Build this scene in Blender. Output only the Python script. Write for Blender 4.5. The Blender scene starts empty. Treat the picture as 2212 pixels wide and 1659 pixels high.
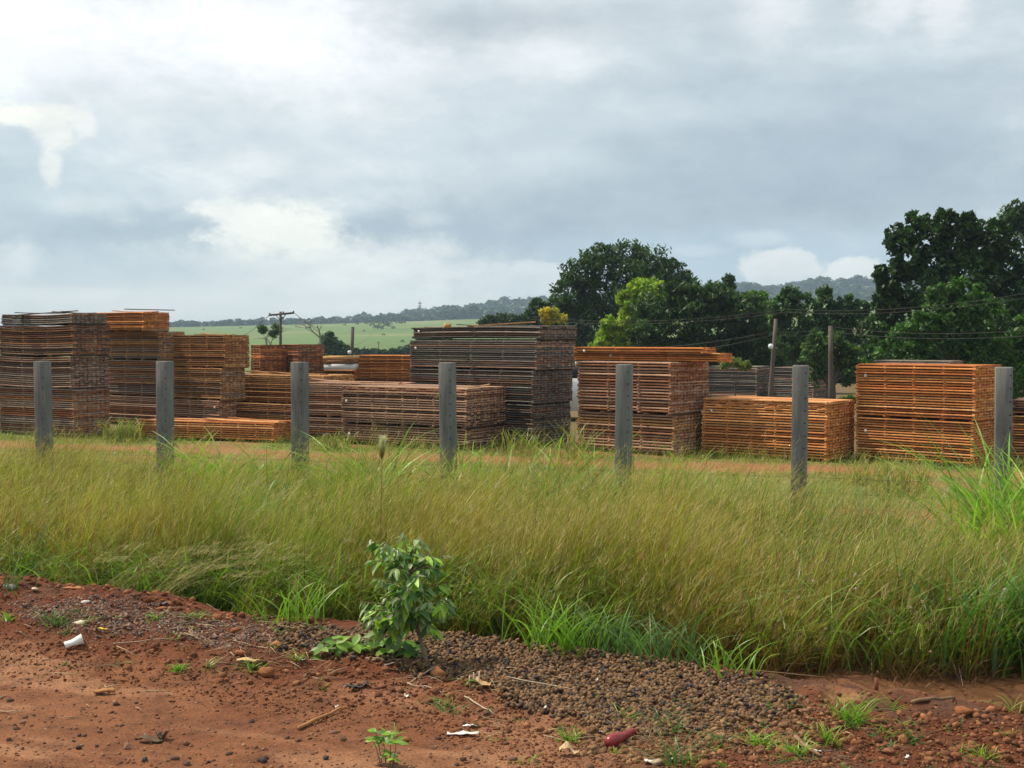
import bpy, math, random
import numpy as np
from mathutils import Vector
rng = np.random.default_rng(11)
random.seed(5)
C = bpy.context.scene.collection
PI = math.pi
# ------------------------------------------------------------------ camera model (photo measured on a 2212 x 1659 grid)
FP, CX, CY, HY, EYE = 2670.0, 1106.0, 829.5, 728.0, 2.45
PITCH = math.atan((CY - HY) / FP)
def ray(px, py):
    a = (np.asarray(px, float) - CX) / FP; b = -(np.asarray(py, float) - CY) / FP
    return a, math.cos(PITCH) + b * math.sin(PITCH), -math.sin(PITCH) + b * math.cos(PITCH)
def P(px, py, Y):
    a, f, u = ray(px, py)
    return np.array([a / f * Y, Y + 0 * a, EYE + u / f * Y]).T
def G(px, py, z=0.0):
    a, f, u = ray(px, py); Y = (z - EYE) / u * f
    return P(px, py, Y)

# ------------------------------------------------------------------ numpy noise
_tab = np.random.default_rng(3).random((256, 256))
def vnoise(x, y):
    xi = np.floor(x).astype(int); yi = np.floor(y).astype(int); fx = x - xi; fy = y - yi
    fx = fx * fx * (3 - 2 * fx); fy = fy * fy * (3 - 2 * fy)
    g = lambda i, j: _tab[i & 255, j & 255]
    return (g(xi, yi) * (1 - fx) + g(xi + 1, yi) * fx) * (1 - fy) + (g(xi, yi + 1) * (1 - fx) + g(xi + 1, yi + 1) * fx) * fy
def fbm(x, y, f=1.0, o=4):
    s = 0; a = .5; n = 0
    for k in range(o):
        s = s + a * vnoise(x * f + 17.3 * k, y * f + 9.1 * k); n += a; a *= .5; f *= 2.03
    return s / n
def sst(a, b, x):
    t = np.clip((x - a) / (b - a), 0, 1); return t * t * (3 - 2 * t)

# ------------------------------------------------------------------ terrain
TH = math.radians(17.5); ct, st = math.cos(TH), math.sin(TH)
def uv(X, Y): return X * ct - Y * st, X * st + Y * ct
def xy(u, v): return u * ct + v * st, -u * st + v * ct
RX = np.array([-400, 0, 370, 740, 900, 1100, 1250, 1500, 1645, 1890, 2212, 2700.])
RYp = np.array([712, 712, 708, 700, 695, 689, 684, 672, 664, 655, 650, 648.])     # pasture skyline
RYw = np.array([714, 714, 710, 702, 684, 668, 657, 640, 632, 618, 606, 606.])     # wooded ridge behind it
def hgt(X, Y):
    X = np.asarray(X, float); Y = np.asarray(Y, float)
    u, v = uv(X, Y)
    road = np.interp(u, [-7, -4, 1, 3], [.50, .46, .36, .34])
    crest = np.interp(u, [-8, -6.2, -5.2, -4.3, -3.2, -2.0, -.8, .2, 1.2, 3], [.66, .68, .64, .52, .47, .45, .42, .34, .26, .26])
    crest = crest + .05 * (fbm(u, v, 1.1, 3) - .5)
    edge = 7.55 + .5 * (fbm(u + 40, v * 0 + 3, .55, 2) - .5)
    h = road + (crest - road) * sst(5.7, 7.0, v)
    d = np.interp(u, [-6, -1, 1.5], [.02, .05, .10])
    h = h + (d - h) * sst(0, 1.15, v - edge)
    h = h + (0 - d) * sst(9, 12, v)
    near = 1 - sst(8.2, 9.5, v)
    rough = sst(5.6, 6.5, v + .8 * (fbm(u, v, .8, 3) - .5)) * .8 + .2
    h = h + near * rough * (.09 * (fbm(u, v, 2.6, 4) - .5) + .065 * (fbm(u, v, 9., 3) - .5) + .034 * (fbm(u, v, 24., 2) - .5))
    h = h + (1 - near) * .06 * (fbm(u, v, 1.3, 3) - .5) * (1 - sst(60, 120, Y))
    Ys = np.maximum(Y, 1.0); px = CX + FP * X / Ys
    hp = EYE + (HY - np.interp(px, RX, RYp)) * 900 / FP
    hw = EYE + (HY - np.interp(px, RX, RYw)) * 1300 / FP
    r1 = sst(200, 900, Y)
    hills = (r1 ** 1.15) * hp + sst(930, 1320, Y) * (hw - hp)
    hills = hills * (1 + .35 * (fbm(X / 170., Y / 170., 1, 3) - .5) * (1 - sst(700, 900, Y)))
    hills = hills - sst(1400, 1900, Y) * 25
    return h + hills
def TG(px, py):
    Y = np.asarray(G(px, py, .86))[..., 1]
    a, f, u = ray(px, py)
    for _ in range(26):                                             # march along the sight line to the first hit
        Y = Y + 1.7 * (EYE + u / f * Y - hgt(a / f * Y, Y))
    X = a / f * Y
    return np.stack([X, Y, hgt(X, Y)], -1)

# ------------------------------------------------------------------ mesh builder
class Geo:
    def __init__(s): s.v = []; s.f = []; s.c = []; s.n = 0
    def add(s, V, F, col=(1, 1, 1)):
        V = np.asarray(V, float).reshape(-1, 3); s.v.append(V)
        for f in (F if isinstance(F, list) and len(F) and isinstance(F[0], np.ndarray) else [np.asarray(F)]):
            if len(f): s.f.append(np.asarray(f, int) + s.n)
        col = np.asarray(col, float)
        if col.ndim == 1: col = np.tile(col, (len(V), 1))
        s.c.append(col); s.n += len(V)
    def build(s, name, m, parent=None, smooth=False):
        V = np.concatenate(s.v).astype(np.float32); cc = np.concatenate(s.c)
        me = bpy.data.meshes.new(name)
        me.vertices.add(len(V)); me.vertices.foreach_set('co', V.ravel())
        loops = np.concatenate([f.ravel() for f in s.f]).astype(np.int32)
        tot = np.concatenate([np.full(len(f), f.shape[1]) for f in s.f]).astype(np.int32)
        start = np.concatenate([[0], np.cumsum(tot)[:-1]]).astype(np.int32)
        me.loops.add(len(loops)); me.loops.foreach_set('vertex_index', loops)
        me.polygons.add(len(tot)); me.polygons.foreach_set('loop_start', start); me.polygons.foreach_set('loop_total', tot)
        if smooth: me.polygons.foreach_set('use_smooth', np.ones(len(tot), bool))
        a = me.color_attributes.new('Col', 'FLOAT_COLOR', 'POINT')
        a.data.foreach_set('color', np.concatenate([cc, np.ones((len(cc), 1))], 1).astype(np.float32).ravel())
        me.update(calc_edges=True); me.validate()
        me.materials.append(m)
        o = bpy.data.objects.new(name, me); C.objects.link(o)
        if parent is not None: o.parent = parent; o.matrix_parent_inverse = parent.matrix_basis.inverted()
        return o
BF = np.array([[0, 1, 2, 3], [7, 6, 5, 4], [0, 4, 5, 1], [1, 5, 6, 2], [2, 6, 7, 3], [3, 7, 4, 0]])
def box(g, o, a, b, c, col=(1, 1, 1)):
    """box from corner o with edge vectors a, b, c"""
    o, a, b, c = map(lambda q: np.asarray(q, float), (o, a, b, c))
    g.add([o, o + b, o + a + b, o + a, o + c, o + b + c, o + a + b + c, o + a + c], BF, col)
def cbox(g, c, sx, sy, sz, rot=0, col=(1, 1, 1)):
    a = np.array([math.cos(rot), math.sin(rot), 0]) * sx; b = np.array([-math.sin(rot), math.cos(rot), 0]) * sy; z = np.array([0, 0, sz])
    box(g, np.asarray(c) - a / 2 - b / 2 - z / 2, a, b, z, col)
def tube(g, pts, rad, n=6, col=(1, 1, 1), cap=True):
    pts = np.asarray(pts, float); m = len(pts); rad = np.broadcast_to(rad, m)
    V = []
    for i in range(m):
        t = pts[min(i + 1, m - 1)] - pts[max(i - 1, 0)]; t = t / (np.linalg.norm(t) + 1e-9)
        h = np.array([0, 0, 1.]) if abs(t[2]) < .9 else np.array([1., 0, 0])
        a = np.cross(t, h); a /= np.linalg.norm(a); b = np.cross(t, a)
        k = np.arange(n) * 2 * PI / n
        V.append(pts[i] + rad[i] * (np.cos(k)[:, None] * a + np.sin(k)[:, None] * b))
    i = np.arange(n); j = (i + 1) % n
    F = np.concatenate([np.stack([r * n + i, r * n + j, (r + 1) * n + j, (r + 1) * n + i], 1) for r in range(m - 1)])
    fs = [F]
    if cap: fs += [np.arange(n)[None, ::-1].copy(), ((m - 1) * n + np.arange(n))[None, :]]
    if np.ndim(col) == 2: col = np.repeat(np.asarray(col), n, 0)
    g.add(np.concatenate(V), fs, col)
def lathe(g, prof, M, n=20, col=(1, 1, 1), dent=None):
    """profile [(r, h)] about local z then matrix function M(points)"""
    k = np.arange(n) * 2 * PI / n; V = []
    for r, h in prof: V.append(np.stack([r * np.cos(k), r * np.sin(k), np.full(n, h)], 1))
    V = np.concatenate(V)
    if dent is not None: V = dent(V)
    i = np.arange(n); j = (i + 1) % n
    F = np.concatenate([np.stack([q * n + i, q * n + j, (q + 1) * n + j, (q + 1) * n + i], 1) for q in range(len(prof) - 1)])
    g.add(M(V), F, col)
def frame(pos, zdir, roll=0.0):
    z = np.asarray(zdir, float); z /= np.linalg.norm(z); h = np.array([0, 0, 1.]) if abs(z[2]) < .9 else np.array([1., 0, 0])
    x = np.cross(h, z); x /= np.linalg.norm(x); y = np.cross(z, x)
    x, y = x * math.cos(roll) + y * math.sin(roll), -x * math.sin(roll) + y * math.cos(roll)
    return lambda V: np.asarray(pos) + V[:, :1] * x + V[:, 1:2] * y + V[:, 2:3] * z

def thing(name, label, cat, loc=(0, 0, 0), group=None):
    o = bpy.data.objects.new(name, None); C.objects.link(o); o.location = [float(q) for q in loc]
    o.empty_display_size = .1; o['label'] = label; o['category'] = cat
    if group: o['group'] = group
    return o
def tag(o, label, cat, group=None, kind=None):
    if label: o['label'] = label
    if cat: o['category'] = cat
    if group: o['group'] = group
    if kind: o['kind'] = kind
    return o

# ------------------------------------------------------------------ materials
def nd(nt, t, **k):
    n = nt.nodes.new(t)
    for a, b in k.items(): setattr(n, a, b)
    return n
def mix(nt, blend, fac, a, b):
    m = nd(nt, 'ShaderNodeMix', data_type='RGBA', blend_type=blend)
    for s, v in ((0, fac), (6, a), (7, b)):
        if hasattr(v, 'links') or hasattr(v, 'is_linked'): nt.links.new(v, m.inputs[s])
        else: m.inputs[s].default_value = v
    return m.outputs[2]
def ramp(nt, src, stops):
    r = nd(nt, 'ShaderNodeValToRGB'); nt.links.new(src, r.inputs[0]); e = r.color_ramp.elements
    while len(e) < len(stops): e.new(.5)
    for q, (p, c) in zip(e, stops): q.position = p; q.color = (*c, 1) if len(c) == 3 else c
    return r.outputs[0]
def noise(nt, scale, detail=4, rough=.55, vec=None, dist=0):
    n = nd(nt, 'ShaderNodeTexNoise'); n.inputs['Scale'].default_value = scale; n.inputs['Detail'].default_value = detail
    n.inputs['Roughness'].default_value = rough; n.inputs['Distortion'].default_value = dist
    if vec is not None: nt.links.new(vec, n.inputs['Vector'])
    return n.outputs[0]
def mapped(nt, sc, rot=(0, 0, 0), src='Object'):
    t = nd(nt, 'ShaderNodeTexCoord'); m = nd(nt, 'ShaderNodeMapping'); m.inputs['Scale'].default_value = sc; m.inputs['Rotation'].default_value = rot
    nt.links.new(t.outputs[src], m.inputs[0]); return m.outputs[0]
def mat(name, base=(1, 1, 1), rough=.85, spec=.3, var=.25, scale=20, sc3=(1, 1, 1), attr=True, bump=0., transl=0., bscale=None, metal=0, mul2=None):
    m = bpy.data.materials.new(name); m.use_nodes = True; nt = m.node_tree; b = nt.nodes['Principled BSDF']; out = nt.nodes['Material Output']
    b.inputs['Roughness'].default_value = rough; b.inputs['Specular IOR Level'].default_value = spec; b.inputs['Metallic'].default_value = metal
    vec = mapped(nt, sc3)
    n = noise(nt, scale, 5, .6, vec)
    r = ramp(nt, n, [(.25, (1 - var,) * 3), (.75, (1 + var,) * 3)])
    if attr:
        a = nd(nt, 'ShaderNodeAttribute', attribute_name='Col'); col = mix(nt, 'MULTIPLY', 1.0, a.outputs[0], (*base, 1))
    else:
        q = nd(nt, 'ShaderNodeRGB'); q.outputs[0].default_value = (*base, 1); col = q.outputs[0]
    col = mix(nt, 'MULTIPLY', 1.0, col, r)
    if mul2:
        n2 = noise(nt, mul2[0], 6, .7, mapped(nt, mul2[1])); col = mix(nt, 'MULTIPLY', 1.0, col, ramp(nt, n2, mul2[2]))
    nt.links.new(col, b.inputs['Base Color'])
    if bump:
        bm = nd(nt, 'ShaderNodeBump'); bm.inputs['Strength'].default_value = bump; bm.inputs['Distance'].default_value = .02
        nb = noise(nt, bscale or scale * 3, 5, .65, vec); nt.links.new(nb, bm.inputs['Height']); nt.links.new(bm.outputs[0], b.inputs['Normal'])
    if transl:
        tr = nd(nt, 'ShaderNodeBsdfTranslucent'); tc = mix(nt, 'MULTIPLY', 1.0, col, (1.02, 1.35, .55, 1)); nt.links.new(tc, tr.inputs[0])
        ms = nd(nt, 'ShaderNodeMixShader'); ms.inputs[0].default_value = transl
        nt.links.new(b.outputs[0], ms.inputs[1]); nt.links.new(tr.outputs[0], ms.inputs[2]); nt.links.new(ms.outputs[0], out.inputs[0])
    return m
M_WOOD = mat('sawn_boards', rough=.85, spec=.15, var=.28, scale=3.0, sc3=(1, 1, 7), mul2=(14, (1, 1, 1), [(.3, (.72, .70, .68)), (.6, (1.15, 1.12, 1.08))]))
M_POST = mat('weathered_post', (.165, .16, .15), rough=.9, spec=.2, var=.3, scale=16, sc3=(2.2, 2.2, .16), attr=False, bump=.35, bscale=40,
             mul2=(3.0, (1, 1, .5), [(.3, (.7, .7, .7)), (.52, (1, 1, 1)), (.72, (1.25, 1.22, 1.12))]))
M_GRASS = mat('grass_blades', rough=.42, spec=.4, var=.18, scale=1.5, transl=.38)
M_LEAF = mat('tree_leaves', rough=.5, spec=.28, var=.2, scale=.5, transl=.32)
M_SLEAF = mat('sapling_leaves', rough=.42, spec=.4, var=.22, scale=25, transl=.4)
M_BARK = mat('bark', (.09, .07, .055), var=.35, scale=9, sc3=(1, 1, .3), attr=False, bump=.4)
M_BARK2 = mat('sapling_bark', (.20, .14, .09), var=.3, scale=30, attr=False, bump=.3)
M_DEAD = mat('dead_wood', (.24, .21, .19), var=.2, scale=6, attr=False)
M_POLE = mat('pole_wood', (.105, .08, .068), var=.3, scale=10, sc3=(1, 1, .12), attr=False, bump=.2)
M_STONE = mat('stones', rough=.9, spec=.2, var=.35, scale=40, bump=.5, bscale=120)
M_NUT = mat('nut_husk', rough=.75, spec=.25, var=.3, scale=60)
M_STRAW = mat('straw', rough=.8, spec=.2, var=.2, scale=20)
M_PLAST = mat('white_plastic', (.72, .69, .64), rough=.35, spec=.5, var=.06, scale=20, attr=False)
M_PAPER = mat('paper', (.62, .58, .52), rough=.9, spec=.1, var=.06, scale=30, attr=False)
M_RED = mat('red_paint', (.22, .016, .015), rough=.35, spec=.5, var=.3, scale=25, attr=False)
M_BLACK = mat('black_rubber', (.022, .022, .027), rough=.5, spec=.5, var=.3, scale=30, attr=False)
M_WIRE = mat('wire', (.07, .06, .055), rough=.6, var=.2, scale=20, attr=False)
M_WHITE = mat('white_paint', (.72, .74, .76), rough=.4, spec=.4, var=.05, scale=3, attr=False)
M_SHEET = mat('pale_sheet', (.60, .60, .58), rough=.6, spec=.3, var=.1, scale=6, attr=False)
M_PLUME = mat('plume', rough=.8, spec=.1, var=.15, scale=30, transl=.35)

def ground_material():
    m = bpy.data.materials.new('ground_soil'); m.use_nodes = True; nt = m.node_tree; b = nt.nodes['Principled BSDF']
    a = nd(nt, 'ShaderNodeAttribute', attribute_name='Col'); w = nd(nt, 'ShaderNodeAttribute', attribute_name='Wet')
    v = mapped(nt, (1, 1, 1))
    n1 = ramp(nt, noise(nt, 7, 9, .72, v), [(.33, (.58, .56, .54)), (.5, (1, 1, 1)), (.72, (1.3, 1.28, 1.25))])
    n2 = ramp(nt, noise(nt, 70, 5, .7, v), [(.32, (.62, .58, .55)), (.5, (1, 1, 1)), (.7, (1.32, 1.35, 1.38))])
    c = mix(nt, 'MULTIPLY', 1.0, a.outputs[0], n1)
    f = nd(nt, 'ShaderNodeMath', operation='SUBTRACT'); f.inputs[0].default_value = 1.0; nt.links.new(w.outputs[2], f.inputs[1])
    c = mix(nt, 'MULTIPLY', f.outputs[0], c, n2); nt.links.new(c, b.inputs['Base Color'])
    r = nd(nt, 'ShaderNodeMapRange'); nt.links.new(w.outputs[2], r.inputs[0]); r.inputs[3].default_value = .95; r.inputs[4].default_value = .3
    nt.links.new(r.outputs[0], b.inputs['Roughness']); b.inputs['Specular IOR Level'].default_value = .25
    bm = nd(nt, 'ShaderNodeBump'); bm.inputs['Distance'].default_value = .02
    s = nd(nt, 'ShaderNodeMapRange'); nt.links.new(w.outputs[2], s.inputs[0]); s.inputs[3].default_value = .8; s.inputs[4].default_value = .1; nt.links.new(s.outputs[0], bm.inputs['Strength'])
    nt.links.new(noise(nt, 55, 6, .7, v), bm.inputs['Height']); nt.links.new(bm.outputs[0], b.inputs['Normal'])
    return m

# ------------------------------------------------------------------ ground sheet
def grow(a, step, lim, fac):
    r = []; x = a
    while abs(x - a) < abs(lim - a): step *= fac; x += step if lim > a else -step; r.append(x)
    return r
us = np.array(grow(-8, .05, -1750, 1.09)[::-1] + list(np.arange(-8, 2.6, .032)) + grow(2.6, .05, 1750, 1.09))
vs = np.array(grow(4.3, .3, -50, 1.3)[::-1] + list(np.arange(4.3, 9.4, .03)) + grow(9.4, .05, 2200, 1.035))
U, V_ = np.meshgrid(us, vs); X, Y = xy(U, V_); Z = hgt(X, Y)
nu, nv = len(us), len(vs)
I = np.arange(nu * nv).reshape(nv, nu)
F = np.stack([I[:-1, :-1], I[:-1, 1:], I[1:, 1:], I[1:, :-1]], -1).reshape(-1, 4)
def lerp(a, b, t): return a + (b - a) * t[..., None]
def ground_colour(X, Y, U, V_):
    A = lambda *q: np.array(q, float)
    n = fbm(U, V_, .9, 4); n2 = fbm(U + 30, V_, 2.6, 4)
    red = A(.12, .034, .012); pink = A(.20, .078, .033); dark = A(.085, .042, .024); wet = A(.17, .075, .035)
    col = lerp(red, dark, sst(.45, .66, n2) * .75)
    hard = (1 - sst(5.75, 6.45, V_ + 1.3 * (n - .5) - .35 * sst(-2, -4, U))) * (1 - .85 * sst(-1.9, -.9, U + .6 * (n - .5)))
    hard2 = sst(-.9, -.2, U) * sst(.5, .62, fbm(U * 1.6 + 9, V_ * .7, 1.3, 3)) * (1 - sst(7.2, 7.6, V_))
    hard = np.maximum(hard, hard2 * .9)
    col = lerp(col, pink, hard * (.6 + .4 * sst(.3, .6, n2)))
    col = lerp(col, A(.32, .155, .08), hard * sst(.52, .7, fbm(U * .55 + 4, V_ * 3.2, 1.6, 4)) * .7)
    ditch = sst(7.7, 8.1, V_) * (1 - sst(8.9, 9.4, V_)) * sst(-3.2, -1.8, U)
    col = lerp(col, A(.20, .078, .036), ditch * .8)
    wetm = ditch * sst(-.9, .2, U) * sst(.35, .5, n)
    col = lerp(col, A(.10, .052, .024), wetm * .7)
    gr = sst(9.2, 10.0, V_)
    yard = A(.17, .165, .045); ydirt = A(.26, .105, .05); ygreen = A(.11, .16, .03)
    yc = lerp(yard, ygreen, sst(.45, .65, n)); yc = lerp(yc, ydirt, sst(.52, .62, fbm(U * .35 + 5, V_ * 1.1, .9, 4)) * .75)
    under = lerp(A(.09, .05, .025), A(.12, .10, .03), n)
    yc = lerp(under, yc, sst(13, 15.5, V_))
    tr = sst(22.3, 22.9, V_ + 1.2 * (n - .5)) * (1 - sst(23.6, 24.2, V_ + 1.2 * (n - .5)))
    yc = lerp(yc, A(.30, .115, .058), tr * .9)
    yc = lerp(yc, A(.14, .10, .045), sst(25.5, 27, V_))
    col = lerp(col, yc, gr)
    past = lerp(A(.10, .165, .04), A(.15, .185, .055), sst(.35, .7, fbm(X / 60., Y / 90., 1, 4)))
    past = lerp(past, A(.26, .25, .11), sst(.55, .75, fbm(X / 45. + 3, Y / 30. + 5, 1, 4)) * .55)
    past = lerp(past, A(.085, .14, .04), sst(.5, .7, fbm(X / 22. + 8, Y / 70., 1, 4)) * .8)
    col = lerp(col, past, sst(60, 110, Y))
    col = lerp(col, A(.05, .08, .03), sst(905, 940, Y))
    return col, np.maximum(wetm * .9, 0)
colr, wetv = ground_colour(X, Y, U, V_)
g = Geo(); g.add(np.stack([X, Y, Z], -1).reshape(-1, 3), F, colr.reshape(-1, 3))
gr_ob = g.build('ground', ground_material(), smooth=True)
wa = gr_ob.data.attributes.new('Wet', 'FLOAT', 'POINT'); wa.data.foreach_set('value', wetv.ravel().astype(np.float32))
tag(gr_ob, 'red dirt ground with pasture rising to hills', None, kind='structure')

# ------------------------------------------------------------------ lumber
PAL = {
 'grey':   [(.105, .095, .088), (.13, .115, .102), (.080, .070, .064), (.155, .13, .115)],
 'dark':   [(.10, .058, .038), (.075, .05, .04), (.14, .08, .052), (.17, .11, .08)],
 'brown':  [(.22, .085, .035), (.17, .075, .038), (.27, .12, .055), (.14, .06, .03)],
 'pink':   [(.28, .17, .115), (.235, .14, .095), (.33, .205, .14), (.20, .09, .05)],
 'ash':    [(.20, .145, .115), (.17, .13, .11), (.24, .165, .12), (.15, .085, .055)],
 'tan':    [(.30, .155, .06), (.35, .19, .08), (.25, .115, .045), (.20, .09, .036)],
 'orange': [(.34, .125, .038), (.39, .16, .055), (.28, .092, .028), (.36, .14, .042)],
 'honey':  [(.40, .185, .068), (.35, .15, .052), (.46, .235, .10), (.31, .12, .042)],
}
PAL = {k: [tuple(min(.8, c * 1.28) for c in q) for q in v] for k, v in PAL.items()}
def strip(g, o, a, b, c, col, seg, zf):
    """long board: corner o, length a, width b, height c; zf(t) lifts it"""
    o, a, b, c = map(lambda q: np.asarray(q, float), (o, a, b, c))
    t = np.linspace(0, 1, seg + 1); base = o + t[:, None] * a; base[:, 2] += zf(t)
    V = np.stack([base, base + b, base + b + c, base + c], 1).reshape(-1, 3)
    i = np.arange(seg) * 4
    F = np.concatenate([np.stack([i + k, i + 4 + k, i + 4 + (k + 1) % 4, i + (k + 1) % 4], 1) for k in range(4)])
    g.add(V, [F, np.array([[3, 2, 1, 0]]), np.array([[0, 1, 2, 3]]) + 4 * seg], col)
def bundle(label, corner, th, L, D, z0, z1, pal, pal2='brown', ns=4, pitch=.051, group=None, sag=0., tags=(), bearers=True, endboards=False, flush=True, top=None, thick=.60, mixp=.12, jit=.014):
    R = random.Random(hash((round(corner[0], 2), round(z0, 2))) & 0xffff)
    el = np.array([-math.cos(th), math.sin(th), 0]); ed = np.array([math.sin(th), math.cos(th), 0]); up = np.array([0, 0, 1.])
    c0 = np.array([corner[0], corner[1], 0.])
    root = thing('board_stack', label, 'lumber stack', (corner[0], corner[1], z0), group)
    gap = .034 if bearers else 0.0
    if bearers:
        for t in (.03, .27, .5, .73, .97):
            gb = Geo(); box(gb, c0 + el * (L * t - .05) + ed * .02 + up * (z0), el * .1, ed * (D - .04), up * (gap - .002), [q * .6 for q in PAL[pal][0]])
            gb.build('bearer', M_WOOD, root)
    n = max(1, int(round((z1 - z0 - gap) / pitch))); p = (z1 - z0 - gap) / n; bt = p * thick
    gb = Geo(); gs = Geo(); bw = .125
    seg = 5
    off = 0.
    if bearers: box(gs, c0 + el * .1 + ed * D * .5 + up * (z0 + .001), el * (L - .2), ed * .1, up * (gap - .003), [q * .5 for q in PAL[pal][0]])  # added dark beam closes the bearer gap, standing in for inner shade
    for k in range(n):
        z = z0 + gap + k * p; box(gs, c0 + el * .1 + ed * D * .5 + up * (z + .003 - sag), el * (L - .2), ed * .08, up * (p - bt - .006 + sag), [q * .6 for q in PAL[pal][1]]); off += R.uniform(-.006, .006)  # first box: added darkened filler so the layer gap reads as shaded
        lay = PAL[pal][R.randrange(4)]; lv = R.uniform(.8, 1.2)
        if R.random() < mixp: lay = PAL[pal2][R.randrange(4)]
        nb = max(2, int(D / bw)); w = D / nb
        for j in range(nb):
            c = lay if R.random() < .6 else PAL[pal][R.randrange(4)]
            if R.random() < .12: c = PAL[pal2][R.randrange(4)]
            cv = lv * R.uniform(.75, 1.25); c = [q * cv for q in c]
            jf = R.uniform(-jit, jit) if j in (0, nb - 1) else 0
            gw = R.uniform(.002, .012) if R.random() < .7 else R.uniform(.015, .04)
            e0 = R.uniform(-.006, .008); e1 = R.uniform(-.05, .03)
            if 0 < j < nb - 1 and 1 < k < n - 1 and D > .6 and False: continue
            zj = R.uniform(-.002, .002)
            strip(gb, c0 + el * e0 + ed * (j * w + jf + off) + up * (z + p - bt + zj), el * (L + e1), ed * (w - gw), up * bt, c, seg, lambda t: -sag * 4 * t * (1 - t))
        # spacers beneath the boards of this layer
        npos = ns + 1
        for q in range(npos):
            t = q / ns
            if R.random() < .04 and 0 < q < ns: continue
            sw = R.uniform(.035, .05) if q else .06
            x = -.002 + (0 if q == 0 else (L - sw - .012) * t + (R.uniform(-.015, .015) if q < ns else 0))
            sc = PAL[pal2 if R.random() < (.3 if q else .6) else pal][R.randrange(4)]; cv = R.uniform(.75, 1.15) * (1 if q else 1.15)
            zz = -sag * 4 * t * (1 - t)
            box(gs, c0 + el * x + ed * (off + R.uniform(-.012, .008)) + up * (z + zz + .001), el * sw, ed * (D + R.uniform(-.01, .02)), up * (p - bt - .002), [v * cv for v in sc])
            if q == 0 and flush:
                # short filler pieces closing the right end
                m = int(D / .3)
                for r in range(m):
                    if R.random() < .2:
                        cv = R.uniform(.8, 1.3); sc = PAL[pal][R.randrange(4)]
                        box(gs, c0 + el * (-.004) + ed * (off + r * .3 + R.uniform(0, .1)) + up * (z + .003), el * .03, ed * R.uniform(.1, .2), up * (p - bt - .006), [v * cv for v in sc])
        if endboards and k >= n - 3:
            m = int(L / .28)
            for r in range(m):
                sc = PAL[pal][R.randrange(4)]
                box(gs, c0 + el * (r * .28 + .05 + .09 * ((k + r) % 2)) + ed * (off + .003) + up * (z + .002 - sag), el * .17, ed * .1, up * (p - bt - .004), sc)
    if n <= 3: gb.v += gs.v; gb.c += gs.c; gb.f += [f + gb.n for f in gs.f]
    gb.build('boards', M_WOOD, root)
    if n > 3: gs.build('spacers_and_fill', M_WOOD, root)
    if top:
        for i in range(top):
            gt = Geo(); t0 = R.uniform(-.1, .35) * L; ll = L * R.uniform(.4, .75); dd = R.uniform(.02, .7) * D
            rr = R.uniform(.0, .05)
            strip(gt, c0 + el * t0 + ed * dd + up * (z1 + .004 + i * .002), el * min(ll, L * 1.05 - t0) + ed * rr, ed * .12, up * .022, [q * 1.05 for q in PAL[pal][R.randrange(4)]], 5, lambda t: R.choice([.0, .03, .05]) * t ** 3)
            gt.build('loose_board', M_WOOD, root)
    for (tx, ty) in tags:
        q = P(tx, ty, corner[1])
        a = (tx - CX) / FP
        s = (corner[0] - a * corner[1]) / (math.cos(th) + a * math.sin(th))
        pos = c0 + el * s + up * (EYE + (q[2] - EYE) * (corner[1] + s * math.sin(th)) / corner[1]) - ed * .022
        gt = Geo(); box(gt, pos - el * .028 - up * .03, el * .056, ed * .004, up * .06, (1, 1, 1)); gt.build('paper_tag', M_PAPER, root)
    return root
def stack(xm, yb, thd, items, zb=0.0, group=None):
    zprev = None
    c = G(xm, yb, zb); Yc = float(c[1]); th = math.radians(thd); s, co = math.sin(th), math.cos(th)
    for it in items:
        label, yt, yo, xl, xmm, xr = it[:6]; kw = dict(it[6]) if len(it) > 6 else {}
        Xc = float(P(xmm, yo, Yc)[0]); a = (xl - CX) / FP * 1.0; L = kw.pop('L', None) or (Xc - a * Yc) / (co + a * s)
        D = kw.pop('D', None)
        if D is None: b = (xr - CX) / FP; D = (b * Yc - Xc) / (s - b * co)
        z1 = float(P(xmm, yt, Yc)[2]); z0 = float(P(xmm, yo, Yc)[2])
        if yo >= yb - 1: z0 = 0.02
        if zprev is not None: z1 = zprev - .002
        zprev = z0
        0 and print('STACK %-60s Y=%.1f L=%.2f D=%.2f z %.2f-%.2f' % (label[:60], Yc, L, D, z0, z1))
        bundle(label, (Xc, Yc), th, L, D, z0, z1, group=group, **kw)

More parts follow.
